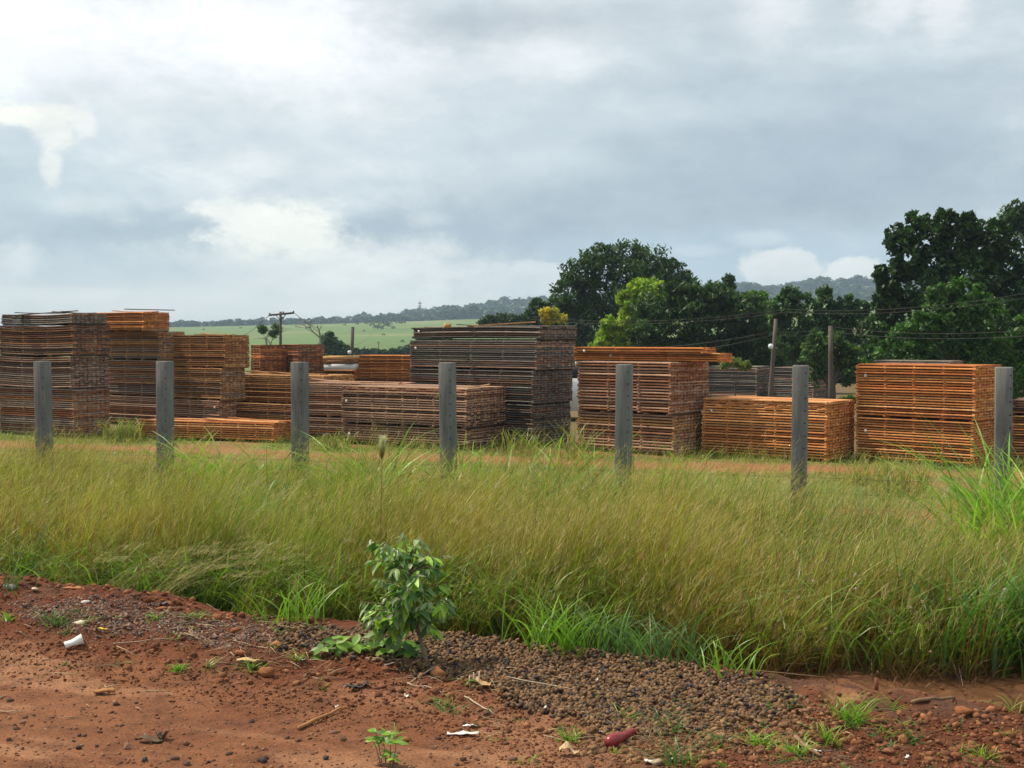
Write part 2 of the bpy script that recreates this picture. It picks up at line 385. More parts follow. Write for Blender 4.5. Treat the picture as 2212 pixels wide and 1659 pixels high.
stack(160, 947, 30, [
 ('thin dark grey layer of warped boards topping the tall stack at the left edge', 677, 702, 4, 156, 232, dict(pal='grey', pal2='dark', sag=.035, top=3, ns=3)),
 ('dark brown board pack second from the top of the leftmost tall stack', 704, 770, -2, 158, 237, dict(pal='dark', pal2='brown', sag=.03, ns=3)),
 ('greyish brown board pack third from the top of the leftmost tall stack', 772, 841, -4, 155, 235, dict(pal='ash', pal2='dark', mixp=.3, sag=.03, ns=3)),
 ('reddish brown bottom pack of the leftmost tall stack, behind the first post', 843, 947, -4, 161, 236, dict(pal='ash', pal2='brown', mixp=.35, ns=3)),
], group='board packs in the leftmost tall stack')
stack(344, 922, 33, [
 ('bright orange board pack on top of the second tall stack from the left', 674, 716, 190, 311, 367, dict(pal='orange', pal2='tan', top=2, ns=3)),
 ('brown upper pack under the bright orange one, second tall stack', 718, 779, 205, 345, 373, dict(pal='tan', pal2='ash', mixp=.35, ns=4, D=.9)),
 ('brown middle pack of the second tall stack, left of the second post', 781, 858, 200, 342, 372, dict(pal='ash', pal2='tan', mixp=.35, ns=4, D=.9)),
 ('brown bottom pack of the second tall stack, behind green grass', 860, 922, 200, 342, 371, dict(pal='pink', pal2='brown', ns=4, D=.9)),
], group='board packs in the second stack')
stack(486, 926, 33, [
 ('rusty brown top pack of the third stack, right of the second post', 724, 796, 373, 487, 539, dict(pal='tan', pal2='brown', top=2, ns=3)),
 ('brown middle pack of the third stack, right of the second post', 798, 866, 374, 480, 530, dict(pal='tan', pal2='ash', mixp=.35, ns=3)),
 ('greyish bottom pack of the third stack with a white paper tag', 868, 926, 374, 474, 510, dict(pal='pink', pal2='brown', ns=3, tags=[(464, 880)])),
], group='board packs in the third stack')
stack(562, 905, 55, [
 ('dark rusty stack seen end-on between the third stack and the third post', 745, 905, 541, 563, 619, dict(pal='brown', pal2='orange', ns=3, flush=True)),
], group='stacks seen end-on in the back row')
stack(645, 905, 55, [
 ('dark red brown stack seen end-on, above and behind the third post', 744, 905, 613, 645, 701, dict(pal='brown', pal2='dark', ns=3)),
], group='stacks seen end-on in the back row')
stack(700, 924, 30, [
 ('light brown upper pack with bright boards on top, left of the third post', 812, 876, 501, 700, 766, dict(pal='tan', pal2='orange', top=4, ns=5)),
 ('light brown lower pack behind the low honey coloured pack', 878, 924, 501, 696, 762, dict(pal='tan', pal2='pink', ns=5)),
], group='board packs left of the third post')
stack(592, 958, 20, [
 ('low long honey orange pack with pale top lying alone in the grass', 915, 958, 295, 592, 668, dict(pal='honey', pal2='orange', ns=8, D=.95, top=4, mixp=.02)),
])
stack(860, 955, 24, [
 ('pinkish grey upper pack right of the third post with a white tag', 829, 907, 655, 860, 960, dict(pal='pink', pal2='dark', ns=4, D=1.1, top=2, tags=[(664, 837)])),
 ('pinkish grey lower pack right of the third post', 909, 955, 655, 860, 960, dict(pal='pink', pal2='brown', ns=4, D=1.1)),
], group='board packs right of the third post')
stack(1010, 975, 31, [
 ('weathered upper pack behind the fourth post with notched end boards', 840, 928, 736, 1008, 1093, dict(pal='pink', pal2='dark', mixp=.4, ns=8, endboards=True, tags=[(749, 866)])),
 ('dark weathered lower pack behind the fourth post, in front row centre', 930, 975, 738, 1010, 1094, dict(pal='dark', pal2='pink', mixp=.4, ns=8, tags=[(755, 937)])),
], group='board packs behind the fourth post')
stack(1152, 966, 38, [
 ('dark grey top pack leaning right on the big grey stack', 706, 736, 892, 1168, 1247, dict(pal='grey', pal2='dark', ns=4, top=3, sag=-.02, tags=[(906, 716)], jit=.03)),
 ('dark grey second pack of the big grey stack with a white tag', 739, 802, 885, 1160, 1243, dict(pal='grey', pal2='pink', mixp=.05, ns=4, tags=[(1011 - 880, 0)][:0] + [(887 + 12, 752)], jit=.02)),
 ('dark grey third pack of the big grey stack, above the front pack', 803, 875, 884, 1153, 1237, dict(pal='grey', pal2='dark', ns=4)),
 ('blackish bottom pack of the big grey stack', 877, 966, 886, 1150, 1232, dict(pal='grey', pal2='dark', mixp=.3, ns=4)),
], group='board packs in the big grey stack')
stack(1455, 988, 39, [
 ('bright orange thin pack topmost on the stack behind the fifth post', 751, 763, 1239, 1520, 1524, dict(pal='orange', pal2='honey', ns=3, D=.5, bearers=False, pitch=.05, tags=[(1263, 758)], flush=False)),
 ('bright orange overhanging pack sticking out right behind the fifth post', 767, 783, 1240, 1556, 1560, dict(pal='orange', pal2='honey', ns=3, D=.5, bearers=False, pitch=.05, tags=[(1320, 768)], flush=False)),
 ('pinkish tan upper pack under the orange overhanging boards', 785, 898, 1247, 1449, 1531, dict(pal='pink', pal2='brown', ns=3, pitch=.06)),
 ('pinkish tan lower pack behind the fifth post', 900, 988, 1246, 1456, 1518, dict(pal='pink', pal2='tan', ns=3, pitch=.06)),
], group='board packs behind the fifth post')
stack(1635, 868, 30, [
 ('far grey stack behind the leaning pole', 792, 868, 1529, 1635, 1663, dict(pal='grey', pal2='pink', mixp=.03, ns=2, pitch=.065)),
], group='far grey stacks')
stack(1758, 872, 46, [
 ('far grey stack with purple brown end, left of the short pole', 795, 872, 1664, 1758, 1801, dict(pal='grey', pal2='pink', mixp=.03, ns=2, pitch=.065)),
], group='far grey stacks')
stack(1788, 1001, 38, [
 ('low orange stack between the fifth and sixth posts with a white tag', 869, 1001, 1517, 1786, 1847, dict(pal='honey', pal2='orange', mixp=.15, ns=5, endboards=True, tags=[(1538, 887)], pitch=.054)),
])
stack(2106, 1012, 43, [
 ('bright orange upper pack left of the last post with a white tag', 790, 913, 1849, 2107, 2164, dict(pal='orange', pal2='honey', mixp=.3, ns=4, tags=[(1871, 811)])),
 ('orange lower pack left of the last post with a white tag', 916, 1012, 1850, 2103, 2158, dict(pal='honey', pal2='orange', mixp=.3, ns=4, tags=[(1872, 931)])),
], group='board packs left of the last post')
stack(2055, 935, 38, [
 ('pale grey boards showing above the bright orange pack at right', 780, 935, 1888, 2052, 2072, dict(pal='grey', pal2='pink', ns=3, D=.9)),
])
stack(2330, 1000, 30, [
 ('dark brown upper pack at the right edge of the yard', 867, 902, 2186, 2330, 2400, dict(pal='dark', pal2='brown', ns=3, D=1.0)),
 ('orange brown lower pack at the right edge of the yard', 905, 1000, 2184, 2330, 2400, dict(pal='tan', pal2='orange', ns=3, D=1.0)),
], group='board packs at the right edge')
stack(905, 905, 24, [
 ('orange brown stack in the back row left of the big grey stack', 768, 905, 766, 905, 960, dict(pal='orange', pal2='brown', mixp=.3, ns=4, D=1.0)),
])
stack(762, 900, 20, [
 ('rusty low stack in the back row under the white sheet', 800, 900, 690, 762, 790, dict(pal='brown', pal2='orange', ns=3, D=1.0)),
])
# pale sheet with tan boards over it, standing on the rusty back row stack
q = P(733, 800, 36.5)
r = thing('covered_pack', 'pale tan boards over a white sheet in the back row', 'wrapped boards', (q[0], q[1], q[2]))
g = Geo(); cbox(g, (q[0], q[1] + .45, q[2] + .10), .86, .8, .17, -.1); g.build('white_sheet', M_SHEET, r)
g = Geo(); cbox(g, (q[0], q[1] + .45, q[2] + .25), .88, .84, .12, -.1, (.20, .10, .05)); g.build('lower_boards', M_WOOD, r)
g = Geo(); cbox(g, (q[0], q[1] + .45, q[2] + .37), .90, .88, .10, -.1, (.50, .28, .12)); g.build('upper_boards', M_WOOD, r)
# loose things on top of the stacks
def loose_board(label, p0, p1, Yd, w, t, col, curl=0.0):
    a = P(p0[0], p0[1], Yd); b = P(p1[0], p1[1], Yd); g = Geo()
    strip(g, a, b - a, (0, w, 0), (0, 0, t), col, 8, lambda s: curl * s ** 2.5)
    tag(g.build('board', M_WOOD), label, 'board', 'loose boards on the stacks')
loose_board('warped pale board curling up on the pack behind the fourth post', (984, 838), (1058, 838), 27.2, .14, .02, (.42, .27, .15), .07)
loose_board('long orange board lying along the top of the big grey stack', (1010, 706), (1157, 697), 28.6, .14, .03, (.40, .20, .09), 0)
loose_board('long thin board overhanging the top of the bright orange pack at left', (268, 668.5), (371, 670.5), 31.6, .3, .02, (.20, .12, .08), 0)
loose_board('dark board lying across the thin dark pack at the left edge', (12, 683), (165, 672), 30.6, .16, .02, (.13, .10, .085), .0)
q = P(967, 707, 28.8); g = Geo()
cbox(g, (q[0], q[1], q[2] + .04), .14, .1, .09, .4, (.55, .28, .1)); tag(g.build('brick', M_WOOD), 'small orange block sitting on the big grey stack', 'block')

# ------------------------------------------------------------------ white van behind the gap
q = G(1243, 915); vy = 36.0; vx = P(1240, 900, vy)[0]
r = thing('parked_van', 'white van seen through the gap beside the big grey stack', 'van', (vx, vy, 0))
def lofted(g, secs, col=(1, 1, 1)):
    V = np.concatenate([np.asarray(s, float) for s in secs]); n = len(secs[0]); i = np.arange(n); j = (i + 1) % n
    F = np.concatenate([np.stack([k * n + i, k * n + j, (k + 1) * n + j, (k + 1) * n + i], 1) for k in range(len(secs) - 1)])
    g.add(V, [F, np.arange(n)[None, ::-1].copy(), ((len(secs) - 1) * n + np.arange(n))[None]], col)
prof = [(-2.0, .3), (2.1, .3), (2.1, .95), (1.75, 1.1), (1.2, 1.72), (-1.9, 1.76), (-2.0, 1.6)]
g = Geo(); lofted(g, [[(vx + a, vy + .12, b) for a, b in prof], [(vx + a, vy, b * .98) for a, b in prof], [(vx + a, vy + 1.7, b * .98) for a, b in prof]][1:]); g.build('body', M_WHITE, r)
for dx in (-1.3, 1.4):
    for dy in (-.02, 1.52):
        g = Geo(); lathe(g, [(.0, 0), (.2, 0), (.32, .02), (.34, .1), (.32, .18), (.2, .2), (0, .2)], frame((vx + dx, vy + dy, .34), (0, 1, 0)), 18); g.build('wheel', M_BLACK, r, True)
for a0, a1 in ((-1.7, -.5), (-.3, .9)):
    g = Geo(); box(g, (vx + a0, vy - .006, 1.25), (a1 - a0, 0, 0), (0, .004, 0), (0, 0, .45)); g.build('window', M_BLACK, r)

# ------------------------------------------------------------------ fence
posts = [(91, 780, 30), (356, 780, 31.5), (647, 782, 33), (966.5, 783, 34), (1349, 787, 36), (1730, 789, 36.3), (2168.5, 793, 38.5)]
fence = thing('wire_fence', 'fence of square grey weathered wooden posts strung with thin wires through tall grass', 'fence', (xy(0, 15)[0], xy(0, 15)[1], 0))
PW = .155; ptop = []
for i, (px, py, w) in enumerate(posts):
    # the point of the line v = 15 seen at px
    a = (px - CX) / FP; Yp = 15 / (a * st + ct); Xp = a * Yp
    zt = float(P(px, py, Yp)[2]); ln = [.012, -.004, .003, .009, -.006, -.010, .008][i]
    e = np.array([ct, -st, 0]); nrm = np.array([st, ct, 0]); ang = -TH + .22 * 0
    hw = w / FP * Yp / 2 / 1.13
    g = Geo(); secs = []; cl = .006
    R = random.Random(i)
    for zz in (-.3, 0, .4, .8, 1.2, 1.6, zt - .012, zt):
        s = (1 if zz < zt else .93); o_ = R.uniform(-.002, .002); k = hw * s
        cx = Xp + ln * (zt - zz)
        ring = [(-k, -k + cl), (-k + cl, -k), (k - cl, -k), (k, -k + cl), (k, k - cl), (k - cl, k), (-k + cl, k), (-k, k - cl)]
        secs.append([np.array([cx + o_, Yp + o_, zz]) + e * p_ + nrm * q_ for p_, q_ in ring])
    lofted(g, secs); po = g.build('post', M_POST, fence)
    # black discs painting the shade of drilled holes down the right-hand face
    for k in range(9):
        z = zt - .09 - k * .148
        g = Geo(); lathe(g, [(0, .004), (.010, .004), (.010, 0)], frame(np.array([Xp, Yp, z]) + e * (hw * .74 + ln * (zt - z)) - nrm * (hw + .0), -nrm), 8)
        g.build('hole_disc', M_BLACK, po)
    ptop.append((Xp, Yp, hw))
for zz in (.30, .45, .62, .80):
    g = Geo(); pts = []
    ends = [xy(-14, 15)] + [(p[0], p[1]) for p in ptop] + [xy(6, 15)]
    for (a, b) in zip(ends[:-1], ends[1:]):
        for t in np.linspace(0, 1, 6)[:-1]:
            pts.append((a[0] + (b[0] - a[0]) * t + st * -.08, a[1] + (b[1] - a[1]) * t - .085, zz - .05 * t * (1 - t)))
    tube(g, pts, .0022, 4); g.build('wire', M_WIRE, fence)

# ------------------------------------------------------------------ poles and power lines
def pole(label, top, base, Yd, r0, r1, arms=None, ins=None, group=None, name='utility_pole'):
    a = P(top[0], top[1], Yd); b = P(base[0], base[1], Yd)
    zb = float(hgt(b[0], b[1])); b = b + (b - a) * max(0, (b[2] - zb)) / max(.1, a[2] - b[2])
    r = thing(name, label, 'utility pole', b, group)
    g = Geo(); tube(g, [b + (a - b) * t for t in (0, .35, .7, 1)], [.75 * q for q in (r0, r0 + (r1 - r0) * .35, r0 + (r1 - r0) * .7, r1)], 10); g.build('shaft', M_POLE, r, True)
    if arms:
        for (x0, y0, x1, y1, th) in arms:
            c0 = P(x0, y0, Yd - r0); c1 = P(x1, y1, Yd - r0); g = Geo()
            box(g, c0 - np.array([0, th, th / 2]), c1 - c0, (0, th, 0), (0, 0, th)); g.build('crossarm', M_POLE, r)
    for (x, y, s) in (ins or []):
        c = P(x, y, Yd - r0 - .05); g = Geo(); lathe(g, [(.0, 0), (.35, 0), (1, .5), (.5, .8), (1, 1.2), (.6, 1.9), (0, 2.1)], lambda V, c=c, s=s: V * s + c, 10); g.build('insulator', M_BLACK if Yd > 50 else M_WHITE, r, True)
    return r
r = pole('wooden power pole with a wide crossarm and three insulators', (606, 673), (606, 800), 75, .13, .10, [(581, 681, 635, 676, .12)], [(583, 680, .06), (612, 677, .06), (634, 675.5, .06)])
for s in (-1, 1):
    g = Geo(); tube(g, [P(606, 692, 74.8), P(606 + s * 12, 679, 74.8)], .025, 5); g.build('brace', M_WIRE, r)
r = pole('short bare wooden pole stub rising behind the back row of stacks', (762, 706), (759, 800), 48, .10, .085)
g = Geo(); q = P(755, 761, 47.8); lathe(g, [(0, -.07), (.05, -.055), (.08, 0), (.06, .06), (0, .075)], lambda V: V + q, 10); g.build('lamp', M_WHITE, r, True)
g = Geo(); tube(g, [P(755, 761, 47.8), P(760, 757, 47.9)], .02, 5); g.build('lamp_arm', M_WIRE, r)
r = pole('leaning brown wooden pole with a small white lamp, before the dark trees', (1676, 689), (1663, 872), 33.5, .10, .065)
q = P(1665, 748, 33.3); g = Geo(); lathe(g, [(0, -.07), (.055, -.06), (.075, .0), (.05, .06), (0, .07)], lambda V: V + q, 10); g.build('lamp', M_WHITE, r, True)
g = Geo(); tube(g, [P(1665, 748, 33.3), P(1671, 744, 33.4)], .015, 5); g.build('lamp_arm', M_WIRE, r)
r = pole('straight brown wooden pole rising behind the far grey stack', (1794, 704), (1795.5, 880), 36.5, .11, .085)
pole('tiny far power pole on the green hillside', (907, 650), (908, 702), 820, .5, .35, [(903, 655, 911, 655, .5), (903.5, 661, 910.5, 661, .5)])
pole('thin far pole in the pasture left of the big grey stack', (818, 737), (818, 768), 190, .09, .06, [(814.5, 740.5, 821, 740.5, .1)])
def line(label, pts, r=.012):
    g = Geo(); out = []
    for (a, b) in zip(pts[:-1], pts[1:]):
        A_, B_ = P(*a), P(*b); L = np.linalg.norm(B_ - A_)
        for t in np.linspace(0, 1, 10)[:-1]: q = A_ + (B_ - A_) * t; q[2] -= L * .02 * 4 * t * (1 - t); out.append(q)
    out.append(P(*pts[-1])); tube(g, out, r, 4)
    tag(g.build('power_line', M_WIRE), label, 'power line', 'power lines')
line('thin power line reaching left from the leaning pole across the dark trees', [(1240, 752, 42), (1673, 716, 33.5), (1794, 706, 36.4), (2240, 712, 30)], .005)
line('lower thin power line reaching left from the leaning pole', [(1300, 766, 42), (1672, 724, 33.5), (1794, 716, 36.4), (2240, 724, 30)], .005)
line('thin power line crossing the upper part of the right-hand trees', [(1150, 684, 44), (1700, 668, 34), (2240, 630, 26)], .004)
line('second thin power line just under the one crossing the right-hand trees', [(1150, 690, 44), (1700, 674, 34), (2240, 640, 26)], .004)
line('faint power line leaving the crossarm pole toward the right', [(634, 675, 75), (820, 690, 240)], .02)
line('faint power line leaving the crossarm pole toward the left', [(583, 680, 75), (430, 690, 200)], .02)

# ------------------------------------------------------------------ foliage
def leaves(g, Cn, size, asp, droop, cols, R, fold=0.0, upn=.5):
    N = len(Cn)
    az = R.random(N) * 2 * PI; d = np.stack([np.cos(az), np.sin(az), -droop + (R.random(N) - .5) * .9], 1); d /= np.linalg.norm(d, axis=1)[:, None]
    h = R.normal(size=(N, 3)); h[:, 2] = np.abs(h[:, 2]) + upn; s = np.cross(d, h); s /= np.linalg.norm(s, axis=1)[:, None]
    l = (size * (.6 + .8 * R.random(N)))[:, None]; w = l * asp
    A = Cn - d * l / 2; B = Cn + d * l * .05 + s * w / 2; D = Cn + d * l / 2; E = Cn + d * l * .05 - s * w / 2
    V = np.stack([A, B, D, E], 1).reshape(-1, 3); F = np.arange(4 * N).reshape(N, 4)
    g.add(V, F, np.repeat(cols, 4, 0))
def crown(lobes, Yd, n_per_m2, size, asp, droop, pal, R, depth=.8, clump=.34, hi=None):
    """lobes in photo px (x, y, r): spheres of leaf clumps at distance Yd"""
    size = size * .8; g = Geo(); pal = np.array(pal); s = Yd / FP
    for (px, py, rp) in lobes:
        rr = rp * s; c = P(px, py, Yd) + np.array([0, R.uniform(-.4, .4) * rr, 0])
        nc = int(np.clip(30 * rr ** 2 / (max(clump * rr, .2) / .3) ** 1.0 * 1.5 + 14, 14, 260))
        d = R.normal(size=(nc, 3)); d /= np.linalg.norm(d, axis=1)[:, None]
        rad = rr * (.35 + .68 * R.random(nc) ** .45)
        cc = c + d * rad[:, None] * np.array([1, depth, 1]); cr = rr * clump * (.55 + .8 * R.random(nc)); cr = np.clip(cr, .12 * Yd / 45, .62)
        tone = R.random(nc)
        for k in range(nc):
            m = int(np.clip(n_per_m2 * cr[k] ** 2 * 9 / size ** 2 * .1, 26, 80))
            e = R.normal(size=(m, 3)); e /= np.linalg.norm(e, axis=1)[:, None]; e[:, 2] = e[:, 2] * .75
            q = cc[k] + e * (cr[k] * (.5 + .6 * R.random(m)))[:, None]
            base = pal[R.integers(0, len(pal))] * (.7 + .6 * tone[k])
            col = base * (.75 + .5 * R.random((m, 1)))
            leaves(g, q, size, asp, droop, col, R)
    return g
def limb(g, a, b, r0, r1, R, n=5, wob=.12):
    L = np.linalg.norm(np.asarray(b) - a); pts = [np.asarray(a) + (np.asarray(b) - a) * t + (R.normal(size=3) * wob * L * t * (1 - t) if 0 < t < 1 else 0) for t in np.linspace(0, 1, n)]
    tube(g, pts, np.linspace(r0, r1, n), 7, cap=False); return pts
def tree(name, label, lobes, Yd, trunk_px, pal, size=.2, asp=.38, droop=.8, n=26, seed=1, group=None, tr=.22, **kw):
    R = np.random.default_rng(seed); b = P(trunk_px, 800, Yd); b[2] = float(hgt(b[0], b[1])) - .05
    root = thing(name, label, 'tree', b, group)
    crown(lobes, Yd, n, size, asp, droop, pal, R, **kw).build('crown', M_LEAF, root)
    cm = P(np.mean([l[0] for l in lobes]), np.mean([l[1] for l in lobes]), Yd)
    fork = b + (cm - b) * .45; fork[0] = b[0] * .7 + cm[0] * .3
    g = Geo(); limb(g, b, fork, tr, tr * .75, R, 5, .05)
    for l in lobes[:8]: limb(g, fork, fork + (P(l[0], l[1], Yd) - fork) * .8, tr * .4, tr * .08, R)
    g.build('trunk', M_BARK, root, True)
    return root
DK = [(.034, .068, .016), (.046, .086, .020), (.024, .048, .012)]
MG = [(.035, .078, .018), (.050, .10, .022), (.028, .060, .018)]
YG = [(.26, .36, .022), (.19, .30, .022), (.33, .40, .03)]
GL = [(.075, .15, .025), (.06, .12, .02), (.10, .18, .03)]
DK, MG = [[tuple(c * 1.15 for c in q) for q in L_] for L_ in (DK, MG)]
tree('mango_tree', 'big round dark green tree crown rising behind the fifth post stack',
     [(1262, 590, 46), (1300, 570, 40), (1360, 568, 48), (1410, 580, 46), (1450, 600, 40), (1474, 612, 26), (1240, 640, 46), (1300, 640, 60), (1380, 640, 70), (1450, 650, 50), (1215, 690, 36), (1280, 710, 60), (1360, 720, 60), (1240, 735, 40)],
     72, 1340, DK, size=.34, n=10, seed=2, clump=.3)
tree('yellow_green_tree', 'bright yellow green tree between the two dark mango crowns',
     [(1380, 625, 24), (1415, 622, 20), (1360, 650, 24), (1440, 630, 14), (1375, 680, 26), (1345, 640, 12), (1362, 715, 16), (1430, 650, 30), (1400, 640, 34), (1350, 690, 20), (1385, 700, 30), (1375, 620, 14)], 60, 1395, YG, size=.30, n=12, seed=3, asp=.3)
tree('yellow_green_tree', 'low bright yellow green bush crown above the orange boards',
     [(1330, 715, 20), (1300, 735, 22), (1340, 745, 22), (1365, 740, 14), (1290, 748, 16), (1315, 700, 16), (1350, 725, 22)], 60, 1325, YG, size=.26, n=14, seed=4, asp=.3)
tree('mango_tree', 'wide dark green mango crown left of the leaning pole',
     [(1470, 645, 42), (1420, 680, 46), (1520, 650, 46), (1570, 660, 46), (1610, 680, 44), (1470, 700, 60), (1550, 710, 60), (1610, 730, 50), (1400, 730, 44), (1500, 750, 40), (1625, 655, 22), (1450, 628, 22), (1560, 760, 40), (1640, 770, 40)],
     56, 1540, DK, size=.34, n=11, seed=5, clump=.3)
tree('slender_tree', 'small leafy tree top poking above the wide mango crown', [(1573, 603, 9), (1576, 617, 8), (1571, 630, 9), (1578, 642, 10)], 60, 1575, DK, size=.28, n=22, seed=6, tr=.08)
tree('lime_tree', 'mid green tree with bright tips left of the leaning pole top', [(1640, 640, 14), (1655, 665, 24), (1665, 700, 34), (1650, 735, 34), (1625, 640, 10)], 58, 1655, GL, size=.30, n=12, seed=7)
tree('feathery_tree', 'feathery mid green tree just right of the leaning pole', [(1705, 640, 20), (1690, 670, 30), (1730, 655, 22), (1715, 700, 40), (1745, 730, 36), (1700, 750, 34)], 54, 1715, MG, size=.26, n=14, seed=8)
tree('feathery_tree', 'feathery dark green tree behind the straight pole', [(1782, 632, 16), (1775, 660, 24), (1800, 690, 34), (1770, 710, 34), (1830, 655, 18), (1825, 680, 26), (1860, 665, 18), (1850, 700, 34), (1800, 750, 40), (1860, 760, 40)], 54, 1790, MG, size=.26, n=13, seed=9)
tree('bushy_tree', 'light leafy bush crown between the two brown poles', [(1765, 735, 20), (1800, 735, 24), (1750, 765, 26), (1790, 775, 34), (1830, 760, 26), (1840, 800, 30), (1770, 810, 24)], 42, 1795, [(.065, .12, .028), (.085, .14, .035), (.05, .09, .025)], size=.17, n=24, seed=10, asp=.5)
tree('broad_tree', 'huge dark green tree filling the right side behind the orange stack',
     [(1945, 520, 34), (1985, 480, 28), (2040, 475, 24), (2080, 480, 24), (1930, 600, 34), (1960, 560, 40), (2010, 520, 46), (2070, 530, 50), (2130, 520, 44), (2150, 490, 18), (1920, 660, 36), (1990, 620, 60), (2080, 610, 70), (2160, 590, 60), (2210, 560, 60), (1900, 720, 36), (1960, 700, 60), (2050, 710, 70), (2150, 700, 70), (2230, 680, 60), (1905, 590, 14), (1925, 525, 10), (1915, 615, 20)],
     44, 2060, [(.030, .068, .014), (.042, .088, .017), (.022, .050, .011)], size=.27, n=13, seed=12, clump=.27, asp=.5)
tree('leafy_tree', 'brighter green tree crown in front of the huge dark tree at right',
     [(2040, 650, 44), (2090, 640, 40), (2000, 700, 46), (2070, 710, 56), (2130, 690, 46), (1960, 750, 46), (2040, 770, 56), (2120, 770, 56), (1900, 770, 40), (2180, 760, 50), (2220, 720, 40), (2200, 830, 60), (1920, 820, 40)],
     36, 2070, [(.044, .105, .017), (.062, .135, .02), (.034, .078, .014)], size=.20, n=15, seed=13, clump=.28, asp=.5)
tree('far_tree', 'dark grey green tree top in the far upper right corner', [(2195, 465, 30), (2230, 480, 40), (2180, 490, 20)], 58, 2210, DK, size=.34, n=12, seed=14)
tree('small_tree', 'yellow orange flowering tree beside the big round crown', [(1178, 676, 12), (1195, 680, 13), (1212, 688, 9), (1183, 690, 10)], 52, 1195, [(.42, .33, .03), (.30, .30, .03), (.50, .36, .03)], size=.22, n=18, seed=15, tr=.08)
tree('small_tree', 'dark green tree left of the big round crown on the skyline', [(1160, 662, 15), (1178, 672, 17), (1150, 690, 20), (1195, 655, 13), (1175, 705, 26)], 90, 1165, DK, size=.4, n=12, seed=16, tr=.12)
tree('small_tree', 'olive green shrubby tree on the skyline above the big grey stack', [(1062, 692, 12), (1085, 690, 14), (1105, 694, 12), (1125, 698, 14), (1042, 700, 8)], 100, 1085, [(.055, .085, .03), (.045, .07, .028)], size=.42, n=12, seed=17, tr=.12)
tree('small_tree', 'grey green tree with a rounded top beside the dead trees', [(712, 733, 14), (708, 748, 16), (728, 752, 15), (742, 760, 14), (700, 765, 16), (722, 768, 18)], 120, 715, [(.05, .085, .035), (.06, .10, .04)], size=.5, n=10, seed=18, tr=.12)
tree('shrub', 'yellowish leafy shrub top above the far grey stack', [(1580, 782, 9), (1596, 786, 10), (1565, 787, 8), (1610, 790, 8)], 44, 1588, [(.20, .22, .05), (.16, .19, .04)], size=.14, n=30, seed=19, tr=.04)
tree('shrub', 'bright green shrub between the low orange stack and the tall one', [(1840, 862, 8), (1826, 866, 6), (1815, 868, 4)], 30, 1835, GL, size=.10, n=40, seed=20, tr=.03)
for i, (px, Yd, lab, pal) in enumerate([(1290, 80, 'dark undergrowth below the big round crown', DK), (1430, 76, 'dark undergrowth behind the yellow green tree', DK), (1580, 74, 'dark undergrowth behind the far grey stack', DK), (1700, 70, 'dark undergrowth around the foot of the leaning pole', MG), (1850, 66, 'dark undergrowth between the straight pole and the huge tree', MG), (2010, 60, 'dark undergrowth behind the bright orange stack', MG), (2170, 58, 'dark undergrowth at the right edge behind the last post', MG)]):
    R_ = np.random.default_rng(700 + i); lob = [(px + R_.uniform(-85, 85), R_.uniform(745, 815), R_.uniform(30, 46)) for k in range(13)]
    tree('undergrowth_bush', lab, lob, Yd, px, pal, size=.42, n=12, seed=720 + i, tr=.1, asp=.5)
# dead trees
def dead(label, base, tip_y, Yd, seed, spread, foliage=()):
    R = np.random.default_rng(seed); b = P(base[0], base[1], Yd); top = P(base[0] + spread * .1, tip_y, Yd); H = top[2] - b[2]
    zb = float(hgt(b[0], b[1])); r = thing('dead_tree', label, 'tree', (b[0], b[1], zb), 'dead trees behind the stacks'); g = Geo()
    b = np.array([b[0], b[1], zb])
    def rec(p, d, L, rad, dep):
        pts = [p]; dd = d
        for k in range(4):
            dd = dd + R.normal(size=3) * .16; dd /= np.linalg.norm(dd); pts.append(pts[-1] + dd * L / 4)
        tube(g, pts, np.linspace(rad, rad * .6, 5), 5, cap=False)
        if dep > 0:
            for k in range(int(R.integers(2, 4))):
                nd_ = dd + R.normal(size=3) * np.array([.75, .5, .35]); nd_[2] = abs(nd_[2]) * .8 + .15; nd_ /= np.linalg.norm(nd_)
                rec(pts[int(R.integers(2, 5))], nd_, L * R.uniform(.5, .75), rad * .5, dep - 1)
    d0 = np.array([.1 * spread / 10, 0, 1.]); HH = top[2] - zb
    rec(b, d0 / np.linalg.norm(d0), HH * .55, .13, 4); g.build('trunk', M_DEAD, r, True)
    if foliage: crown(foliage, Yd, 10, .3, .4, .2, [(.09, .15, .05), (.07, .12, .04)], R).build('leaves', M_LEAF, r)
dead('bare dead tree with a few green tufts left of the crossarm pole', (582, 800), 672, 95, 31, -3, [(566, 712, 8), (598, 710, 9), (590, 720, 6)])
dead('bare forked dead tree right of the crossarm pole', (690, 800), 676, 98, 34, 0)
